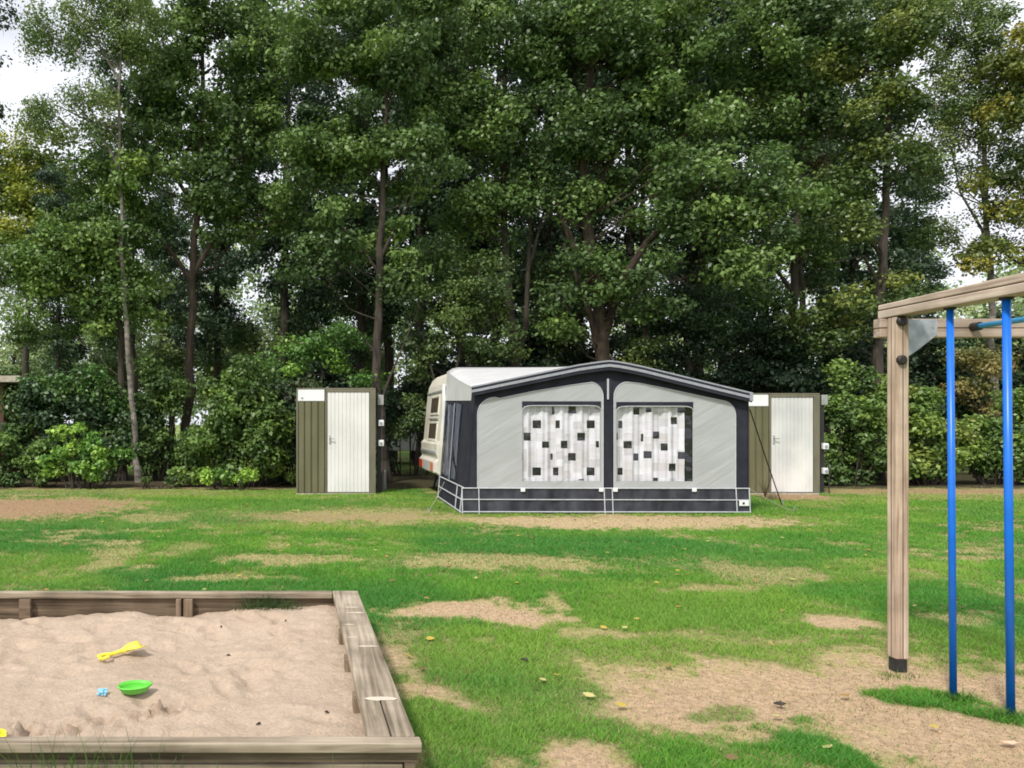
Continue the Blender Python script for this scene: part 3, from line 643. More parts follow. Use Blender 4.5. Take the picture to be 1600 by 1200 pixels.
# ------------------------------------------------------------------ sandbox
YF, YN, ZB = 5.27, 2.83, .30
sb = thing('sandbox', 'low weathered timber sandbox in the lower left corner', 'sandbox', (-1.2, 4, 0))
xi = lambda y: .208+(.137-.208)*(y-YN)/(YF-YN); xo = lambda y: .392+(.318-.392)*(y-YN)/(YF-YN)
def seatq(y0, y1, a, b, z0=.262, z1=ZB):   # a,b fractions across the width
    X = lambda f, y: xi(y)+(xo(y)-xi(y))*f
    return [(X(a, y0), y0, z0), (X(b, y0), y0, z0), (X(b, y1), y1, z0), (X(a, y1), y1, z0), (X(a, y0), y0, z1), (X(b, y0), y0, z1), (X(b, y1), y1, z1), (X(a, y1), y1, z1)]
for a, b_, y0, y1 in ((0, .485, YN+.004, 3.20), (.515, 1, YN+.004, 3.20), (0, 1, 3.205, YF+.02)):
    MB().hexa(seatq(y0, y1, a, b_)).build('seat_board', M['sandwood_y'], sb, .006, seg=3)
# worn pale marks on the seat
M['worn'] = noisy('worn_spot', (.50, .43, .34), (.62, .54, .44), 25, rough=.9)
def worn(px0, px1, py, d0, d1):
    y_ = F*1.2/(py-CY); a = (px0-CX)/F*y_; b = (px1-CX)/F*y_; r = np.random.default_rng(int(px0)); n = 9; lo = []; hi = []
    for i in range(n):
        u = i/(n-1); e = math.sin(math.pi*u)**.4; x = a+(b-a)*u; lo.append((x, y_-d0*e*(.7+.5*r.random()))); hi.append((x, y_+d1*e*(.7+.5*r.random())))
    P_ = [(x, y, ZB+.0015) for x, y in lo+hi[::-1]]; MB().add(P_, [tuple(range(len(P_)))]).build('worn_spot', M['worn'], sb)
for v in ((537, 562, 949, .012, .012), (540, 570, 957.5, .012, .014), (538, 555, 976, .008, .010), (541, 560, 996, .008, .010), (559, 592, 1010, .010, .012), (568, 622, 1092, .026, .022)): worn(*v)
XL = -2.95
# far rail, near rail, boards
MB().hexa([(XL, YF-.035, .255), (xi(YF)-.003, YF-.035, .255), (xi(YF)-.003, YF+.03, .255), (XL, YF+.03, .255), (XL, YF-.035, ZB-.002), (xi(YF)-.003, YF-.035, ZB-.002), (xi(YF)-.003, YF+.03, ZB-.002), (XL, YF+.03, ZB-.002)]).build('far_rail', M['sandwood_x'], sb, .006, seg=3)
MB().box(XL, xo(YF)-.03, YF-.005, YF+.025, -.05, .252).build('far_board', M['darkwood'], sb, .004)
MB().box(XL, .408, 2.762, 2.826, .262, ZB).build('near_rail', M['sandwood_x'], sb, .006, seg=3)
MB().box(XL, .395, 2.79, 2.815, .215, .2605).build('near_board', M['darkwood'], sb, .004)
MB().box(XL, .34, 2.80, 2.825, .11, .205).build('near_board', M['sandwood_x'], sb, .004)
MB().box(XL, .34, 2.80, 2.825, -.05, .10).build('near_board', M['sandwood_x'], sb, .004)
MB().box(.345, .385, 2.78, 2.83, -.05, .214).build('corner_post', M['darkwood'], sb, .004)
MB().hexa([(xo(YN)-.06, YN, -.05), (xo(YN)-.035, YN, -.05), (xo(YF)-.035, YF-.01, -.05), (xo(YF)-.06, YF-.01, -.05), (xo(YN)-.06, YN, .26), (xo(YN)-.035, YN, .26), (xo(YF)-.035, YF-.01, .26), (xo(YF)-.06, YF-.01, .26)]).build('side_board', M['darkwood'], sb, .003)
for x0, x1 in ((274, 282), (286, 300), (28, 46), (210, 216)):
    a = (x0-CX)/F*5.2; b_ = (x1-CX)/F*5.2
    if x0 == 210: continue
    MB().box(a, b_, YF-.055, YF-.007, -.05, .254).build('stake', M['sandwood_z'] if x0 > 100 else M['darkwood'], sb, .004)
for yk_, L_ in ((4.42, .0), (3.92, 0), (3.38, 0)):   # wedges between seat and sand
    x_ = xi(yk_); MB().hexa([(x_-.012, yk_-.045, .05), (x_+.03, yk_-.045, .05), (x_+.03, yk_+.045, .05), (x_-.012, yk_+.045, .05), (x_-.012, yk_-.045, .259), (x_+.03, yk_-.045, .259), (x_+.03, yk_+.045, .259), (x_-.012, yk_+.045, .259)]).build('stake', M['sandwood_z'], sb, .003)
MB().box(XL-.18, XL, 2.76, YF+.03, .262, ZB).build('seat_board', M['sandwood_y'], sb, .006)
# sand
sx = np.arange(XL+.02, .36, .018); sy = np.arange(2.832, YF-.006, .018); SX, SY = np.meshgrid(sx, sy)
def sand_h(x, y):
    h = .125+.055*sstep(-.9, .15, x)+.035*sstep(4.4, 5.2, y)-.03*sstep(5.0, 5.25, y)
    h = h+(fbm(x, y, 1.3, 3, 4)-.5)*.09+(fbm(x, y, 5, 8, 4)-.5)*.035+(fbm(x, y, 17, 9, 3)-.5)*.020
    r = np.random.default_rng(4)
    for k in range(110):    # foot prints and dug holes
        cx = -2.7+r.random()*2.7; cy = 2.95+r.random()*2.1; a = r.random()*3.14; rl = .09+.08*r.random(); rw = .04+.03*r.random()
        u = (x-cx)*math.cos(a)+(y-cy)*math.sin(a); v = -(x-cx)*math.sin(a)+(y-cy)*math.cos(a); d = (u/rl)**2+(v/rw)**2
        h = h+(-.017*np.exp(-d*1.5)+.008*np.exp(-(np.sqrt(d)-1.25)**2*7))*(.4+r.random())
    # rough dug area near the front
    p1 = G(100, 1220)
    for px, py, s in ((60, 1140, 1), (100, 1142, 1), (165, 1130, 1), (230, 1120, .8), (270, 1112, .9), (30, 1145, .7), (265, 1105, .6)):
        yy = F*1.37/(py-CY); xx = (px-CX)/F*yy; d = ((x-xx)/.11)**2+((y-yy)/.075)**2
        h = h+np.exp(-d)*(fbm(x, y, 26, 14, 3)-.56)*.10*s
    for cx, cy in ((-1.27, 5.16), (-.43, 5.2)): h = h+.028*np.exp(-(((x-cx)/.16)**2+((y-cy)/.10)**2))
    return h
SZ = sand_h(SX, SY)
damp = sstep(.55, .7, fbm(SX, SY, 2.2, 50))*.18
dug = np.zeros_like(SX)
for px, py in ((60, 1140), (100, 1142), (165, 1130), (230, 1120), (270, 1112)):
    yy = F*1.37/(py-CY); xx = (px-CX)/F*yy; dug = np.maximum(dug, np.exp(-(((SX-xx)/.11)**2+((SY-yy)/.07)**2))*sstep(.4, .6, fbm(SX, SY, 20, 33)))
sc_ = C(.53, .415, .315)*np.ones(SX.shape+(3,)); sc_ = sc_*(.93+.14*fbm(SX, SY, 6, 60)[..., None]); sc_ = mixc(sc_, C(.40, .28, .19), np.clip(damp+dug*.7, 0, 1))
V = np.stack([SX, SY, SZ], -1).reshape(-1, 3); k = len(sx); ii = (np.arange(len(sy)-1)[:, None]*k+np.arange(k-1)[None, :]).ravel()
me = np_mesh('sand', V, np.stack([ii, ii+1, ii+1+k, ii+k], 1), colmat('play_sand', rough=.95, spec=.1, nscale=45, namp=.16, bump=.9, bscale=55, bdist=.02), sc_.reshape(-1, 3), True)
tag(link('sand', me), kind='structure')
def onsand(px, py):
    z = .14
    for _ in range(12):
        Y = F*(CH-z)/(py-CY); x = (px-CX)/F*Y; z = float(sand_h(np.array([x]), np.array([Y]))[0])
    return np.array([x, Y, z])
# toys
a = onsand(157, 1031); b_ = onsand(213, 1025); d = b_-a; Ls = np.linalg.norm(d)
sp_ = thing('toy_spade', 'yellow plastic toy spade lying on the sand behind the green mould', 'toy spade', tuple(a), math.atan2(d[1], d[0]))
m = MB(); m.tube([(.07, 0, .022), (Ls*.55, 0, .028), (Ls*.66, 0, .03)], [.012, .012, .02], 10); m.build('handle', M['yellow_toy'], sp_, world=False)
m = MB(); m.tube([(.0, -.03, .016), (.035, -.028, .02), (.075, 0, .022), (.035, .028, .02), (0, .03, .016), (-.004, 0, .014), (0, -.03, .016)], .010, 8); m.build('grip', M['yellow_toy'], sp_, world=False)
m = MB(); n_ = 7; lo = []; rows = []
for i in range(6):
    u = i/5; xx = Ls*.64+u*.115; wd = .022+.040*min(1, u*2.2)*(1 if u < .75 else 1-.5*(u-.75)); rows.append([(xx, wd*(j/3-1), .018+.02*(j/3-1)**2+.012*u) for j in range(n_)])
for r0, r1 in zip(rows, rows[1:]): m.strip(r0, r1)
bo = m.build('blade', M['yellow_toy'], sp_, world=False, smooth=True); bo.modifiers.new('t', 'SOLIDIFY').thickness = .005
def boat(name, label, cat, pos, rz, L_, Wd, Hh, tilt, mat, rim):
    t = thing(name, label, cat, tuple(pos), rz); t.rotation_euler = (tilt, 0, rz)
    rows = []; n_ = 14
    prof_ = [(0.0, 0.0), (.55, 0.0), (.82, .25), (.95, .7), (1.0, 1.0)]
    m = MB()
    rings = [[(s_*L_/2*math.cos(2*math.pi*k/22)*(1+.12*math.cos(2*math.pi*k/22)), s_*Wd/2*math.sin(2*math.pi*k/22), h_*Hh) for k in range(23)] for s_, h_ in prof_]
    for r0, r1 in zip(rings, rings[1:]): m.strip(r0, r1)
    b = m.build('hull', mat, t, world=False, smooth=True); b.modifiers.new('t', 'SOLIDIFY').thickness = .004
    m = MB(); m.tube([(x*1.02, y*1.02, z) for x, y, z in rings[-1]], .0045, 6, False); m.build('rim', rim, t, world=False, smooth=True)
p = onsand(208, 1086); p[2] += .012
boat('sand_mould', 'bright green oval plastic sand mould lying tilted on the sand', 'sand toy', p, R(14), .16, .085, .04, R(9), M['green_toy'], M['green_toy'])
p = onsand(160, 1085)
t = thing('sand_toy', 'small crumpled pale blue toy left of the green mould', 'sand toy', tuple(p)); m = MB()
for k in range(9):
    a_ = k*.7; m.tube([(0, 0, .012), (.026*math.cos(a_), .026*math.sin(a_), .012+.012*math.sin(k*2.1))], [.010, .006], 6)
m.tube([(0, 0, 0), (0, 0, .028)], [.018, .010], 10); m.build('star', M['blue_toy'], t, world=False)
p = onsand(-9, 1163); p[2] += .01
boat('sand_cup', 'yellow plastic cup cut off by the left border, near front rail', 'sand toy', p, R(60), .08, .06, .035, R(25), M['yellow_toy'], M['yellow_toy'])
# small debris on the sand
for i, (px, py, wh) in enumerate(((357, 1022, 'right of the yellow toy spade'), (447, 971, 'below the grass tuft at the far rail'), (511, 1115, 'nearest the right hand seat'), (404, 1132, 'near the middle of the front rail'), (345, 976, 'below the pair of stakes'))):
    p = onsand(px, py); m = MB(); m.tube([(-.012, 0, .004), (0, .004, .008), (.013, -.002, .003)], [.002, .006, .002], 6)
    o_ = m.build('bark_chip', M['bark_dark'], None, world=False); o_.location = tuple(p); o_.rotation_euler = (0, 0, i*1.3)
    tag(o_, 'small dark bark chip on the sand, '+wh, 'bark chip')

# grass tufts: inside the sandbox at the far board and in front of the near rail, around pole feet
def tuft(label, spots, hmin, hmax, name='grass_tuft', cat='grass tuft', lean=.7, c0=C(.04, .11, .02), c1=C(.12, .26, .04), wd=.0022):
    spots = spots[:1] if len(spots) < 3 else spots
    xs, ys, zs_, hs, cs = [], [], [], [], []
    for (x, y, z, r, nn) in spots:
        xs.append(x+rng.normal(0, r, nn)); ys.append(y+rng.normal(0, r*.5, nn)); zs_.append(np.full(nn, z)); hs.append(hmin+(hmax-hmin)*rng.random(nn)**1.5); f = rng.random((nn, 1)); cs.append(c0*(1-f)+c1*f)
    xs, ys, zs_, hs, cs = map(np.concatenate, (xs, ys, zs_, hs, cs)); n = len(xs)
    # curved blade: three segments
    a = rng.random(n)*6.283; la = rng.random(n)*6.283; ln = lean*(.3+.9*rng.random(n)); s = np.stack([np.cos(a), np.sin(a), 0*a], 1)
    V = []; 
    for t_, w_ in ((0, 1), (.4, .9), (.75, .6), (1, .08)):
        c = np.stack([xs+np.cos(la)*ln*hs*t_**2, ys+np.sin(la)*ln*hs*t_**2, zs_+hs*(t_-.25*ln*t_**2)], 1); V += [c-s*wd*w_, c+s*wd*w_]
    V = np.stack(V, 1).reshape(-1, 3); i = np.arange(n)*8
    Fc = np.concatenate([np.stack([i+k, i+k+1, i+k+3, i+k+2], 1) for k in (0, 2, 4)])
    x0, y0, z0 = spots[0][:3]; me = np_mesh(name, V-np.array([x0, y0, z0]), Fc, grassmat, np.repeat(cs, 8, 0))
    o = link(name, me); o.location = (x0, y0, z0); return tag(o, label, cat)
sp = []
for px in (385, 398, 410, 422, 436, 452): 
    x = (px-CX)/F*5.15; sp.append((x, 5.19, .15, .05, 55))
tuft('dark green grass tuft growing in the sandbox against the far rail', sp, .09, .2, lean=1.0, c0=C(.03, .07, .02), c1=C(.08, .15, .04))
def front(px, n_, lo, hi, label, lean=.6, c1=C(.12, .26, .04)):
    x = (px-CX)/F*2.7; tuft(label, [(x, 2.70, -.0, .06, n_)], lo, hi, lean=lean, c1=c1)
front(245, 40, .24, .38, 'broad leaved grass clump in front of the near sandbox rail, under its pale worn spot', 1.0, C(.2, .34, .14))
front(306, 40, .22, .36, 'arching grass clump in front of the near rail, the one nearer its middle', 1.1, C(.2, .34, .16))
front(60, 60, .22, .42, 'tall thin grass in front of the near sandbox rail by the left border', .4)
front(128, 40, .22, .42, 'thin grass blades before the near rail between the left border and the broad leaved clump', .4)
front(205, 14, .28, .46, 'single tall grass stalks crossing the near sandbox rail', .25)
front(560, 25, .2, .32, 'low grass at the right end of the near sandbox rail', .6)
for (px, py, lab) in ((1489, 1094, 'green grass tuft around the foot of the thinner looking blue pole'), (1579, 1124, 'green grass tuft around the foot of the nearest blue pole'), (1400, 1058, 'sparse grass tuft at the foot of the wooden post')):
    x, y = G(px, py); tuft(lab, [(x, y, 0, .055, 150 if px != 1400 else 40)], .02, .075, lean=.8)
# dry weed at right awning corner
x, y = G(1205, 782); tuft('dry brownish weed standing at the right awning corner', [(x, y, 0, .10, 130), (x+.12, y-.2, 0, .12, 80)], .08, .30, 'dry_weed', 'weed', .6, C(.16, .12, .06), C(.30, .26, .14), .003)
# bare twigs by the corner
m = MB()
x, y = G(1196, 778); 
for k in range(14):
    a_ = rng.random()*6.28; h = .25+.25*rng.random(); m.tube([(x, y, 0), (x+.05*math.cos(a_), y+.05*math.sin(a_), h*.5), (x+.16*math.cos(a_), y+.1*math.sin(a_), h)], [.006, .004, .002], 5)
tw = m.build('dead_twig', M['bark_brown'], None); tag(tw, 'small dead twig bunch by the half hidden shed corner', 'twigs')

# fallen leaves
def leafshape(s): return [(-.5*s, 0, 0), (-.2*s, .28*s, .06*s), (.15*s, .26*s, .03*s), (.5*s, 0, .1*s), (.15*s, -.26*s, .05*s), (-.2*s, -.28*s, .02*s)]
vs, cs, fs = [], [], []
for k in range(420):
    y = 3+ (rng.random()**.7)*13.5; x = y*(-.45+1.42*rng.random())
    if in_sandbox(np.array([x]), np.array([y]))[0] or (2.3 < x < 7.3 and y > 12): continue
    s = .04+.03*rng.random(); a_ = rng.random()*6.28; c_, s_ = math.cos(a_), math.sin(a_); o_ = len(vs); tl = (rng.random()-.5)*.8
    for (u, v, h) in leafshape(s): vs.append((x+u*c_-v*s_, y+u*s_+v*c_, .022+h+tl*v))
    fs.append(tuple(range(o_, o_+6))); c0 = random.choice([(.42, .32, .06), (.30, .18, .06), (.45, .40, .16), (.16, .10, .05)]); cs += [c0]*6
me = np_mesh('fallen_leaves', vs, fs, colmat('dead_leaf', rough=.8), np.array(cs)); tag(link('fallen_leaves', me), 'small yellow and brown leaves scattered over the lawn', 'fallen leaves', kind='stuff')
x, y = G(1577, 1168); me = MB(); sh = [(-.5, .05), (-.45, .3), (-.2, .32), (.05, .42), (.2, .3), (.5, .28), (.42, .05), (.5, -.2), (.2, -.25), (0, -.4), (-.2, -.28), (-.48, -.3)]
me.add([(a*.075, b*.05, .022+.012*abs(a)) for a, b in sh]+[(0, 0, .02)], [(i, (i+1) % 12, 12) for i in range(12)])
o_ = me.build('fallen_leaf', noisy('pinkish_leaf', (.62, .36, .24), (.72, .50, .34), 40, rough=.7), None, world=False); o_.location = (x, y, 0); tag(o_, 'pale orange fallen leaf on the bare ground in the lower right corner', 'leaf')
for px, py, lab in ((820, 1035, 'dark clod of earth in the green lawn right of the sandbox'), (1219, 1105, 'dark clod on the bare patch left of the wooden post')):
    x, y = G(px, py); m = MB()
    for k in range(7): a_ = k*.9; m.tube([(0, 0, .01), (.035*math.cos(a_)*(.5+.5*rng.random()), .022*math.sin(a_), .006+.010*rng.random())], [.011, .004], 6)
    o_ = m.build('earth_clod', M['bark_dark'], None, world=False); o_.location = (x, y, .01); tag(o_, lab, 'clod')

# ------------------------------------------------------------------ trees and shrubs
def leaf_cloud(cent, rad, per, size, pal, r, flat=.7, droop=0, seed_col=.25, aspect=.62, shell=.25):
    """clumps of single leaves; cent (n,3), rad (n,), per leaves per clump"""
    n = len(cent); k = n*per
    d = r.normal(size=(k, 3)); d /= np.linalg.norm(d, axis=1)[:, None]; rr = shell+(1-shell)*r.random(k)**.6
    # lumpy clump outline
    ph = np.repeat(r.random((n, 3))*6.28, per, 0); lump = 1+.28*np.sin(3*d[:, 0]+ph[:, 0])*np.sin(3*d[:, 1]+ph[:, 1])+.18*np.sin(5*d[:, 2]+ph[:, 2])
    R_ = np.repeat(rad, per)*rr*lump
    p = np.repeat(cent, per, 0)+d*R_[:, None]*np.array([1, 1, flat])
    p[:, 2] -= droop*np.repeat(rad, per)*r.random(k)**2
    nn = d*.55+np.array([0, 0, .55])+r.normal(size=(k, 3))*.55; nn /= np.linalg.norm(nn, axis=1)[:, None]
    t = r.normal(size=(k, 3)); t -= nn*(t*nn).sum(1)[:, None]; t /= np.linalg.norm(t, axis=1)[:, None]; b = np.cross(nn, t)
    s = (size*1.2*(.55+.9*r.random(k)))[:, None]
    V = np.stack([p-t*s*.5, p+b*s*aspect*.5+nn*s*.10, p+t*s*.5-nn*s*.08, p-b*s*aspect*.5+nn*s*.10], 1).reshape(-1, 3)
    pal = np.array(pal)*np.array([1.7, 1.68, 2.3]); f = np.clip(np.repeat(r.random(n)**1.3, per)*.85+r.random(k)*.28-.04, 0, .999)*(len(pal)-1); i = f.astype(int); fr = (f-i)[:, None]
    c = pal[i]*(1-fr)+pal[np.minimum(i+1, len(pal)-1)]*fr; c = c*(1-seed_col+2*seed_col*r.random((k, 1)))
    return V, np.arange(4*k).reshape(-1, 4), np.repeat(c, 4, 0)
OAK = [(.034, .062, .014), (.055, .098, .020), (.085, .140, .026), (.12, .185, .032)]
OLIVE = [(.030, .052, .012), (.055, .090, .018), (.09, .13, .022), (.145, .165, .025)]
DARK = [(.018, .034, .013), (.026, .050, .017), (.038, .072, .022), (.055, .095, .026)]
YEL = [(.075, .12, .02), (.13, .17, .02), (.20, .22, .022), (.30, .30, .03)]
MID = [(.040, .075, .015), (.065, .115, .020), (.10, .165, .026), (.16, .23, .032)]
BIRCH = [(.05, .09, .018), (.08, .13, .025), (.115, .16, .035), (.15, .18, .045)]
PALE = [(.08, .13, .04), (.13, .19, .055), (.18, .24, .07), (.24, .28, .09)]  # paler greens put the haze of distance into the leaf colour
BRIGHT = [(.04, .09, .015), (.08, .17, .022), (.15, .26, .03), (.24, .36, .045)]
BRONZE = [(.05, .06, .015), (.09, .08, .02), (.13, .10, .025), (.16, .10, .03)]
DM = 2.1
def foliage_blobs(blobs, Yt, r, rc, dens=1.0, surf=.5):
    dens = dens*DM
    """blobs: (px, py, rx px, ry px[, Y]) -> clump centres inside ellipsoids"""
    cen = []
    for bl in blobs:
        Yb = bl[4] if len(bl) > 4 else Yt; c = W(bl[0], bl[1], Yb); rx = bl[2]/F*Yb; rz = bl[3]/F*Yb; ry = min(rx, rz)*.95; dn = dens*(bl[5] if len(bl) > 5 else 1)
        k = max(3, int(dn*1.1*(rx*ry*rz)/(rc**3)**.92*1.25))
        d = r.normal(size=(k, 3)); d /= np.linalg.norm(d, axis=1)[:, None]; q_ = (surf+(1-surf)*r.random(k))**1.0*np.where(r.random(k) < .12, 1.2, 1)
        cen.append(c+d*q_[:, None]*np.array([rx, ry, rz]))
    return np.concatenate(cen)
NL = [0]
def tree(name, label, Yt, trunk, blobs, pal, bark='bark_dark', r0=.15, rc=.62, per=300, size=.10, dens=1.0, seed=1, extra=(), droop=.0, cat='tree', group=None, flat=.62, surf=.45, limbs=True):
    per = int(per*.95)
    r = np.random.default_rng(seed)
    pts = [W(p[0], p[1], p[2] if len(p) > 2 else Yt) for p in trunk]; base = pts[0].copy(); base[2] = 0; pts[0][2] = -.1
    # wander between the given points
    fine = []
    for a, b in zip(pts, pts[1:]):
        for k in range(4): fine.append(a+(b-a)*k/4+(r.normal(size=3)*np.array([.03, .03, 0]) if k else 0))
    fine.append(pts[-1]); H = fine[-1][2]
    rad = [r0*(1.35 if i == 0 else 1.12 if i == 1 else 1)*(1-.82*max(p[2], 0)/max(H, 1)) for i, p in enumerate(fine)]
    t = thing(name, label, cat, tuple(base), group=group)
    mb = MB(); mb.tube(fine, rad, 10)
    for ex in extra:     # explicit big limbs: list of (px,py) + start radius
        ep = [W(p[0], p[1], p[2] if len(p) > 2 else Yt) for p in ex[1:]]; mb.tube(ep, [ex[0]*(1-.75*i/(len(ep)-1)) for i in range(len(ep))], 8)
    cen = foliage_blobs(blobs, Yt, r, rc, dens, surf)
    cen = cen[cen[:, 2] > .5]
    fa_ = np.array(fine)
    if limbs:
        for c in cen[r.random(len(cen)) < .38]:
            hd = np.hypot(c[0]-base[0], c[1]-base[1]); za = max(min(c[2]-hd*.55-.2, H*.97), min(1.6, H*.5)); k = int(np.argmin(np.abs(fa_[:, 2]-za))); s = fa_[k]
            if hd > 2.0: s = c+(s-c)*.42; hd = 1.
            mid = (s+c)/2+np.array([0, 0, -.12*hd*.5])+r.normal(size=3)*.12; q1 = (s+mid)/2+r.normal(size=3)*.05
            rb = min(.10*rad[k]+.008+.004*hd, rad[k]*.5+.005)
            mb.tube([s, q1, mid, (mid+c)/2+r.normal(size=3)*.08, c], [rb, rb*.85, rb*.6, rb*.4, .008], 5, False)
            for _ in range(3):
                e = c+r.normal(size=3)*rc*.55; mb.tube([mid+(c-mid)*.5, (c+e)/2, e], [.012, .008, .004], 4, False)
    mb.build('trunk', M[bark], t, smooth=False)
    V, Fc, cc = leaf_cloud(cen, rc*(.65+.6*r.random(len(cen))), per, size, pal, r, flat, droop)
    V -= base; NL[0] += len(V)//4
    link('crown', np_mesh('crown', V, Fc, M['leaf'], cc), t)
    return t
def copytree(src, label, loc, rz, sc, group=None):
    c = src.copy(); COL.objects.link(c); c.location = loc; c.rotation_euler = (0, 0, rz); c.scale = sc; c['label'] = label
    if group: c['group'] = group
    elif 'group' in c: del c['group']
    for ch in src.children: d = ch.copy(); COL.objects.link(d); d.parent = c
    return c

YT = 20.0
tree('birch_tree', 'slender birch with pale leaning trunk and airy crown at the left', 18.8, [(217, 748), (210, 660), (201, 570), (194, 440), (186, 260), (188, 110), (190, -60)],
     [(95, 40, 75, 45), (150, 20, 90, 50), (95, 165, 70, 32), (150, 170, 50, 55), (60, 180, 30, 25), (215, 40, 60, 50)], BIRCH, 'bark_birch', .082, .42, 260, .06, .85, 2, droop=1.1, extra=[(.05, (186, 260), (150, 200), (110, 150)), (.04, (188, 130), (150, 60), (110, 25)), (.04, (187, 200), (140, 190), (80, 160))])
tree('oak_tree', 'tall oak with straight dark brown trunk in the left clearing', 20.2, [(290, 750), (293, 640), (298, 520), (301, 430), (308, 320), (315, 190), (318, 40), (320, -120)],
     [(260, 90, 80, 60), (300, -10, 120, 60), (350, 70, 80, 70), (235, 235, 75, 65), (370, 210, 80, 70), (300, 300, 110, 60), (410, 330, 70, 60), (215, 350, 55, 40), (340, 360, 60, 22), (240, 160, 60, 50), (300, 170, 70, 60), (420, 110, 60, 60)], OAK, 'bark_brown', .14, .62, 330, .10, .85, 3,
     extra=[(.08, (301, 430), (330, 380), (370, 340), (400, 290)), (.08, (300, 440), (265, 390), (225, 350)), (.07, (308, 320), (350, 250), (380, 190)), (.07, (308, 330), (270, 270), (240, 220))])
tree('maple_tree', 'bushy green tree filling the left side below the yellow crown', 19.3, [(192, 748), (190, 620), (186, 500), (170, 380), (160, 280)],
     [(140, 360, 80, 60), (160, 290, 60, 50), (60, 420, 75, 50), (160, 430, 75, 60), (100, 500, 90, 35), (20, 500, 50, 40), (195, 500, 40, 35), (200, 330, 50, 60), (20, 430, 50, 45), (150, 250, 45, 30), (230, 470, 30, 40), (120, 400, 90, 60)], MID, 'bark_dark', .12, .6, 340, .095, .95, 4)
tree('ash_tree', 'tree with thin straight black trunk right behind the free standing shed', 18.8, [(606, 764), (594, 680), (589, 560), (592, 440), (598, 330), (604, 180), (600, -40)],
     [(520, 60, 100, 70), (600, 100, 90, 80), (560, 220, 110, 65), (480, 270, 80, 60), (640, 250, 70, 70), (540, 350, 90, 55), (470, 400, 60, 45), (600, 0, 120, 60), (610, 420, 50, 30)], OAK, 'bark_dark', .135, .58, 310, .095, .82, 5,
     extra=[(.045, (592, 640), (605, 600), (630, 540), (655, 480)), (.05, (596, 400), (620, 350), (650, 300)), (.05, (594, 430), (560, 380), (520, 340)), (.035, (592, 560), (570, 530), (555, 510))])
tree('ash_tree', 'forked dark tree standing behind the left part of the awning roof', 20.5, [(806, 740), (806, 600), (798, 500), (790, 380), (786, 250), (790, 90), (790, -60)],
     [(720, 60, 90, 80), (800, 40, 90, 70), (700, 180, 80, 65), (770, 200, 80, 75), (720, 320, 75, 65), (790, 330, 65, 60), (700, 420, 60, 45)], OAK, 'bark_dark', .16, .6, 320, .095, .85, 6,
     extra=[(.09, (806, 590), (822, 500), (826, 400), (830, 300), (840, 150)), (.07, (806, 580), (770, 520), (745, 460)), (.05, (826, 420), (850, 330), (870, 260))])
tree('oak_tree', 'huge oak with thick brown trunk directly behind the awning peak', 20.0, [(946, 740), (943, 620), (938, 520), (934, 450), (922, 380), (912, 300), (918, 180), (930, 40), (930, -100)],
     [(900, 60, 110, 80), (1010, 60, 110, 80), (850, 200, 80, 70), (950, 190, 100, 70), (1060, 190, 90, 80), (980, 300, 80, 50), (1110, 290, 100, 70, 18.6), (1160, 370, 85, 60, 18.6), (880, 310, 60, 60), (920, 400, 55, 38, 19), (885, 500, 32, 50, 19.1), (995, 420, 55, 40, 18.9), (1010, 490, 40, 35, 19.1), (962, 450, 25, 22, 19), (1060, 340, 60, 40, 18.8), (1000, -40, 150, 60), (1210, 300, 70, 60, 18.8)], OAK, 'bark_brown', .23, .64, 340, .10, .9, 7,
     extra=[(.15, (940, 540), (965, 450), (1010, 380), (1070, 320, 19.2), (1110, 270, 18.8)), (.12, (934, 460), (890, 370), (860, 290), (840, 200)), (.12, (918, 330), (960, 240), (1010, 150), (1050, 60)), (.13, (946, 600), (925, 500), (905, 440), (880, 380))])
tree('oak_tree', 'leafy tree with thin dark trunk above the half hidden shed', 20.6, [(1232, 740), (1234, 640), (1238, 520), (1242, 400), (1248, 250), (1255, 80), (1255, -60)],
     [(1180, 70, 90, 80), (1270, 60, 80, 80), (1210, 180, 80, 70), (1240, 400, 70, 50), (1190, 450, 60, 45), (1280, 330, 60, 60), (1260, -30, 110, 60)], OAK, 'bark_dark', .14, .6, 310, .095, .85, 8,
     extra=[(.06, (1240, 430), (1275, 370), (1300, 320)), (.06, (1240, 460), (1200, 400), (1160, 350))])
tree('oak_tree', 'yellow green leafed tree rising above the awning peak between darker crowns', 20.8, [(1012, 735), (1010, 500), (1005, 300), (1000, 100), (1000, -80)],
     [(960, 70, 60, 45), (1040, 40, 55, 50), (990, 120, 55, 35), (1060, 110, 40, 40)], [(.05, .08, .015), (.09, .13, .02), (.14, .19, .025), (.2, .24, .03)], 'bark_dark', .12, .5, 280, .09, .9, 51)
tree('bronze_tree', 'thin tree with reddish brown leaves high between green crowns', 22.5, [(1262, 720), (1255, 500), (1245, 300), (1240, 150), (1240, 40)],
     [(1225, 150, 55, 50), (1250, 230, 50, 40), (1200, 170, 40, 40)], BRONZE, 'bark_dark', .12, .55, 260, .09, .8, 9)
tree('ash_tree', 'olive yellow tree with straight dark trunk left of the wooden post', 19.6, [(1371, 758), (1371, 640), (1374, 520), (1379, 400), (1386, 260), (1392, 100), (1395, -60)],
     [(1350, 60, 80, 70), (1420, 40, 70, 70), (1370, 170, 85, 60), (1410, 250, 70, 45), (1340, 270, 60, 50), (1320, 360, 60, 40), (1360, 480, 70, 45), (1290, 500, 60, 55), (1420, 440, 55, 25)], OLIVE, 'bark_dark', .15, .56, 280, .09, .75, 10,
     extra=[(.06, (1379, 400), (1355, 370), (1335, 330)), (.05, (1376, 450), (1350, 400), (1300, 410)), (.06, (1386, 290), (1415, 240), (1435, 190))])
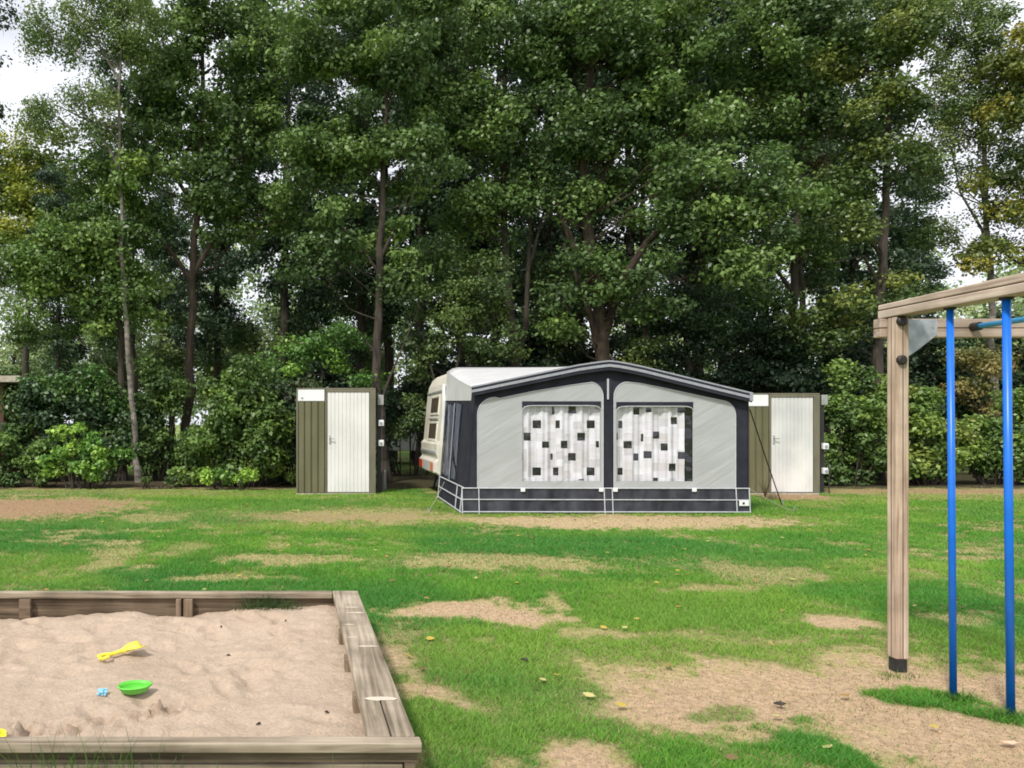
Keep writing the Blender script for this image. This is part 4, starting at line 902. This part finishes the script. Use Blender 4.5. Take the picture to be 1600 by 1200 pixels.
tree('birch_tree', 'airy birch with sky showing through at the upper right', 21.5, [(1556, 740), (1552, 560), (1548, 420), (1540, 290), (1532, 150), (1524, 0), (1520, -100)],
     [(1500, 60, 60, 80), (1540, 160, 60, 60), (1480, 160, 40, 60), (1470, 250, 35, 50), (1560, 250, 50, 50), (1500, -40, 90, 50), (1570, 350, 40, 40), (1470, 370, 40, 35)], BIRCH, 'bark_birch', .11, .45, 260, .065, .95, 11, droop=.8,
     extra=[(.05, (1548, 420), (1535, 360), (1500, 300), (1485, 225)), (.04, (1535, 200), (1490, 130), (1470, 80))])
tree('oak_tree', 'dark and yellow green tree cut off by the right border', 19.8, [(1640, 758), (1640, 560), (1630, 400), (1620, 250), (1620, 50)],
     [(1600, 60, 45, 60), (1610, 190, 55, 50), (1590, 290, 55, 35), (1590, 390, 65, 35), (1530, 400, 35, 20), (1640, 300, 70, 90), (1640, 120, 60, 90)], [(.03, .06, .015), (.07, .10, .018), (.13, .15, .02), (.22, .20, .025)], 'bark_dark', .16, .55, 300, .09, .8, 12, extra=[(.05, (1632, 430), (1590, 410), (1545, 380))])
tree('oak_tree', 'dark branch ends of a tree standing beyond the left border', 19.0, [(-120, 758), (-110, 500), (-100, 300), (-90, 100)],
     [(-30, 10, 40, 40), (-60, 190, 50, 40), (-90, 300, 60, 70), (-80, 80, 50, 60)], DARK, 'bark_dark', .17, .55, 300, .09, .8, 13)
# second row: taller background trees, some shared by copying
tree('autumn_tree', 'yellow autumn crown rising far behind at the left border', 31, [(40, 722), (40, 560), (45, 400), (50, 280)],
     [(60, 232, 60, 32), (15, 260, 50, 45), (30, 300, 50, 50), (-20, 220, 30, 30), (90, 290, 45, 45), (0, 330, 50, 60), (60, 350, 60, 60), (-60, 330, 50, 70)], YEL, 'bark_dark', .2, .8, 380, .12, 1.1, 14)
# understorey trees, lower and brighter
tree('hazel_tree', 'low bright green tree above the free standing shed', 18.9, [(500, 764), (503, 660), (500, 560), (498, 500)],
     [(500, 520, 55, 35), (450, 560, 45, 30), (540, 550, 50, 35), (560, 600, 35, 35), (470, 600, 50, 30)], BRIGHT[:3], 'bark_dark', .06, .45, 300, .075, .9, 15)
tree('hazel_tree', 'olive leaved low tree behind the rear of the cream caravan', 19.2, [(690, 764), (700, 640), (720, 540), (740, 470), (750, 400)],
     [(700, 480, 60, 45), (750, 440, 55, 50), (650, 540, 45, 40), (720, 560, 60, 25), (660, 620, 28, 40), (640, 470, 35, 35), (770, 520, 45, 45), (640, 660, 30, 24)], OLIVE[:3], 'bark_dark', .07, .42, 280, .075, .75, 16,
     extra=[(.05, (692, 750), (680, 600), (660, 520)), (.04, (694, 740), (720, 600), (765, 500))])
tree('hazel_tree', 'low olive tree between the forked tree and the huge oak', 21.4, [(860, 730), (862, 600), (858, 520), (850, 440)],
     [(860, 440, 50, 55), (870, 530, 45, 40), (830, 480, 35, 50), (890, 480, 30, 50)], OLIVE[:3], 'bark_dark', .06, .45, 260, .08, .7, 17)
tree('holly_tree', 'dark evergreen filling the gap above the right awning slope', 20.9, [(1070, 732), (1072, 600), (1070, 500), (1070, 420)],
     [(1040, 480, 60, 55), (1120, 500, 65, 55), (1060, 570, 80, 35), (1160, 580, 60, 40), (1000, 530, 40, 50), (1200, 540, 45, 55)], DARK, 'bark_dark', .12, .5, 330, .075, 1.0, 18)
tree('hazel_tree', 'pale yellow green sapling just right of the thick oak trunk', 19.6, [(1000, 758), (1000, 640), (1003, 560), (1005, 520)],
     [(1010, 540, 28, 18), (990, 570, 30, 12)], OLIVE, 'bark_dark', .03, .35, 130, .07, .8, 19)
tree('rowan_tree', 'golden brown shrubby tree seen between the two blue poles', 20.4, [(1530, 758), (1530, 660), (1530, 600), (1532, 550)],
     [(1525, 570, 38, 30), (1540, 620, 32, 26), (1500, 600, 22, 26), (1560, 560, 28, 26)], [(.07, .085, .02), (.13, .13, .03), (.19, .17, .04), (.2, .15, .04)], 'bark_dark', .05, .38, 260, .07, .95, 20)
# background wood wall of individual trees
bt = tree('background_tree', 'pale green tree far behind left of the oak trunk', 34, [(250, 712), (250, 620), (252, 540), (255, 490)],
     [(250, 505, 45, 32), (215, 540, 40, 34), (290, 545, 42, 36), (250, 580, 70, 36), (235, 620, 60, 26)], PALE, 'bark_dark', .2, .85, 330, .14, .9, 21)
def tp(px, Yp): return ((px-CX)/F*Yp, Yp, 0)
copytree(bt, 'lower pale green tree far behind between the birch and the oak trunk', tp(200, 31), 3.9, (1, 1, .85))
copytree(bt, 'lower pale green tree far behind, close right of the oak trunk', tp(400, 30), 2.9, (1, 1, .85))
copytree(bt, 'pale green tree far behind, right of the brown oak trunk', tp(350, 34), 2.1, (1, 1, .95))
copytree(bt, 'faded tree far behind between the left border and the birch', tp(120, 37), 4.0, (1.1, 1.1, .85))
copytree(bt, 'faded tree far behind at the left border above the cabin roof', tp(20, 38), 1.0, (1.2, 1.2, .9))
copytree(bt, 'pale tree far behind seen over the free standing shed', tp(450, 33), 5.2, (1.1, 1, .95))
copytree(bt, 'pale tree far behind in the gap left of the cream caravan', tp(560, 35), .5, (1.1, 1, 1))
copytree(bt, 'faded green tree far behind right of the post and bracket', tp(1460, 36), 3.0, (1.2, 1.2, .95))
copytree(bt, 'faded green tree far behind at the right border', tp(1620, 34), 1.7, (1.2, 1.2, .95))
tall = tree('background_tree', 'tall dark crown behind between the oak and the black trunked tree', 26, [(440, 728), (442, 600), (445, 400), (450, 200), (450, 0)],
     [(440, 60, 70, 60), (400, 160, 60, 55), (480, 170, 70, 60), (420, 280, 70, 60), (490, 310, 60, 55), (440, 390, 75, 40), (440, -20, 90, 50), (380, 400, 50, 40), (500, 420, 60, 35), (450, 480, 80, 40)], DARK, 'bark_dark', .22, .8, 330, .125, .80, 22)
for px, Yp, rz, s, lab in ((660, 27, 2.0, 1.0, 'tall dark crown behind, left of the forked tree'), (860, 26, 4.1, 1.05, 'tall dark crown behind, left of the huge oak'), (1090, 26, 1.0, 1.05, 'tall dark crown behind the right half of the awning'),
                           (1330, 27, 5.0, .98, 'tall dark crown behind the olive yellow tree'), (210, 27, 3.3, .86, 'tall dark crown behind the left birch and oak'), (990, 29, 2.7, 1.15, 'tallest dark crown straight behind the huge oak'),
                           (90, 28, 1.4, .62, 'small dark crown behind the maple at the left'), (560, 28.5, .4, 1.0, 'tall dark crown behind the black trunked tree'), (1200, 28, 2.2, 1.05, 'tall dark crown behind the half hidden shed'), (770, 29, 5.5, 1.1, 'tall dark crown deep in the wood behind the caravan roof'),
                           (340, 29, 4.6, .8, 'tall dark crown behind the oak in the left clearing'), (1430, 29, .9, .7, 'small dark crown behind the olive yellow tree')):
    copytree(tall, lab, tp(px, Yp), rz, (s, s, s))
lowdark = tree('background_shrub', 'dark undergrowth tree behind the roof of the cream caravan', 22.4, [(700, 740), (700, 680), (702, 640)],
     [(640, 640, 50, 40), (720, 620, 60, 50), (700, 560, 60, 40), (760, 600, 50, 60)], DARK, 'bark_dark', .08, .5, 330, .09, 1.0, 23, cat='shrub')
for px, Yp, rz, s, lab in ((850, 22.5, 1.2, 1.1, 'dark undergrowth behind the left slope of the awning'), (1010, 22.8, 2.5, 1.1, 'dark undergrowth behind the awning peak and oak trunk'), (1180, 22.3, 4.5, 1.1, 'dark undergrowth behind the right awning slope'),
                           (1330, 22.6, .3, 1.1, 'dark undergrowth right of the half hidden shed'), (520, 23, 3.6, .95, 'dark undergrowth behind the free standing shed'), (1500, 23, 2.0, 1.1, 'dark undergrowth behind the blue poles'), (1650, 22.5, 5.5, 1.1, 'dark undergrowth at the right border'),
                           (790, 24, 5.0, 1.25, 'dark undergrowth deeper in the wood behind the forked tree')):
    copytree(lowdark, lab, tp(px, Yp), rz, (s, s, s))
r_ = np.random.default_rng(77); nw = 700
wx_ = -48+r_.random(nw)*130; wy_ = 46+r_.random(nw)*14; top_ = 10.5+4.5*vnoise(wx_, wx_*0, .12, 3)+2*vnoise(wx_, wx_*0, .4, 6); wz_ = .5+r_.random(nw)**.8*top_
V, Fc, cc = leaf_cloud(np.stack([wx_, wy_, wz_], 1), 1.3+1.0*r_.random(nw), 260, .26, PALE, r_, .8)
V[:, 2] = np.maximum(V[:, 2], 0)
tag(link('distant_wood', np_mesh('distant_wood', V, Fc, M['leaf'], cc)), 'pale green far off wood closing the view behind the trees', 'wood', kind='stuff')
for px, Yp, rz, s_, lab in ((610, 31, 2.9, 1.1, 'tall dark crown deep in the wood above the gap left of the cream caravan'), (720, 32, 4.4, 1.1, 'tall dark crown deep in the wood behind the cream caravan'), (910, 33, 1.9, 1.15, 'tall dark crown deep in the wood left of the awning peak'),
                           (1130, 31, 3.7, 1.1, 'tall dark crown deep in the wood above the right window of the awning'), (1290, 32, .2, 1.0, 'tall dark crown deep in the wood between shed and wooden post'), (470, 32, 5.9, 1.05, 'tall dark crown deep in the wood above the free standing shed'),
                           (270, 33, 2.4, .72, 'tall dark crown deep in the wood left of the oak trunk')):
    copytree(tall, lab, tp(px, Yp), rz, (s_, s_, s_))
# shrubs
def shrub(name, label, Yt, base, blobs, pal, per=300, size=.085, rc=.36, dens=1.0, seed=1, bark='bark_dark', nst=7, flat=.8):
    r = np.random.default_rng(seed); b0 = W(base[0], base[1], Yt); b0[2] = 0
    t = thing(name, label, 'shrub', tuple(b0)); cen = foliage_blobs(blobs, Yt, r, rc, dens, .35); cen[:, 2] = np.maximum(cen[:, 2], .22)
    mb = MB(); sel = r.choice(len(cen), min(len(cen), nst*4), replace=False)
    for i in sel:
        c = cen[i]; s = b0+np.array([(c[0]-b0[0])*.45+r.normal()*.06, (c[1]-b0[1])*.3+r.normal()*.05, -.05]); mid = (s+c)/2+r.normal(size=3)*.07
        mb.tube([s, mid, c], [.022, .014, .005], 5, False)
    mb.build('stem', M[bark], t)
    V, Fc, cc = leaf_cloud(cen, rc*(.65+.6*r.random(len(cen))), per, size, pal, r, flat)
    V[:, 2] = np.maximum(V[:, 2], .02); V -= b0; link('foliage', np_mesh('foliage', V, Fc, M['leaf'], cc), t); return t
shrub('laurel_shrub', 'yellow green shrub standing in front of the dark hedge at the left', 17.0, (130, 764), [(105, 682, 34, 16), (150, 690, 40, 20), (90, 725, 25, 18), (150, 725, 45, 22), (185, 715, 25, 18), (130, 712, 45, 22)], BRIGHT, 210, .085, .24, .75, 31)
shrub('laurel_shrub', 'dull green low shrub at the left border', 17.4, (40, 764), [(30, 705, 55, 28), (70, 735, 30, 16), (10, 740, 45, 15), (-30, 700, 40, 40)], MID[:3], 240, .08, .28, .9, 32)
shrub('laurel_shrub', 'big green shrub between the oak trunk and the free standing shed', 17.6, (370, 766), [(340, 650, 45, 40), (390, 640, 45, 45), (420, 690, 45, 45), (320, 700, 42, 40), (370, 720, 60, 30), (380, 590, 40, 25), (340, 600, 30, 20), (435, 740, 35, 18), (300, 745, 30, 14)], MID, 300, .09, .34, 1.0, 33)
shrub('laurel_shrub', 'low fresh green shrub at the foot of the big shrub', 16.7, (360, 768), [(350, 752, 22, 10), (385, 748, 20, 12), (330, 742, 16, 10)], BRIGHT, 120, .075, .18, .8, 34)
shrub('hedge', 'dark leafy hedge left of the pale birch trunk', 19.2, (110, 758), [(60, 640, 45, 45), (120, 630, 50, 45), (170, 650, 40, 50), (90, 700, 60, 35), (150, 710, 50, 30), (30, 660, 30, 50), (60, 600, 30, 18), (130, 590, 40, 18), (190, 690, 30, 40)], [DARK[1], DARK[2], MID[1], (.05, .12, .02)], 300, .09, .40, 1.05, 35)
shrub('hedge', 'dark leafy hedge between the birch and the oak trunk', 19.4, (245, 758), [(235, 640, 35, 45), (265, 620, 30, 40), (250, 700, 40, 40), (240, 590, 35, 25), (290, 700, 25, 40)], MID[:3], 300, .09, .38, 1.0, 36)
shrub('hedge', 'dark green hedge left of the free standing shed', 18.6, (450, 762), [(445, 640, 30, 60), (440, 710, 30, 45), (480, 660, 40, 80), (410, 600, 40, 40)], DARK[1:]+[(.05, .045, .02)], 300, .085, .38, 1.0, 37)
shrub('hedge', 'leafy green hedge between the half hidden shed and the wooden post', 18.0, (1340, 766), [(1310, 640, 38, 35), (1360, 650, 40, 40), (1320, 700, 45, 35), (1370, 710, 40, 35), (1290, 730, 30, 22), (1330, 745, 50, 14), (1340, 600, 45, 25)], MID, 300, .085, .34, 1.0, 38)
shrub('hedge', 'leafy green hedge between the wooden post and the blue poles', 18.0, (1450, 766), [(1440, 660, 38, 40), (1450, 710, 45, 35), (1470, 740, 40, 18), (1420, 735, 30, 22), (1450, 610, 35, 25), (1480, 690, 25, 45)], [MID[1], MID[2], MID[3], (.15, .17, .03)], 290, .085, .34, .95, 39)
shrub('hedge', 'leafy green hedge behind the blue poles at the right border', 18.1, (1560, 766), [(1520, 690, 30, 45), (1560, 700, 40, 45), (1600, 680, 40, 60), (1560, 740, 60, 16), (1640, 700, 40, 55), (1600, 620, 35, 30)], MID, 290, .085, .34, .95, 40)
shrub('hedge', 'dark bushes behind the gap left of the cream caravan', 21.5, (640, 742), [(600, 700, 18, 30), (590, 640, 30, 40), (650, 600, 30, 30), (680, 660, 30, 40)], DARK[1:], 240, .08, .36, .8, 41)
shrub('ground_ivy', 'low weeds at the lawn edge under the birch', 16.9, (230, 764), [(220, 757, 40, 6), (280, 758, 30, 6)], OLIVE[:3], 90, .05, .10, .5, 42, nst=2)

print('LEAVES', NL)
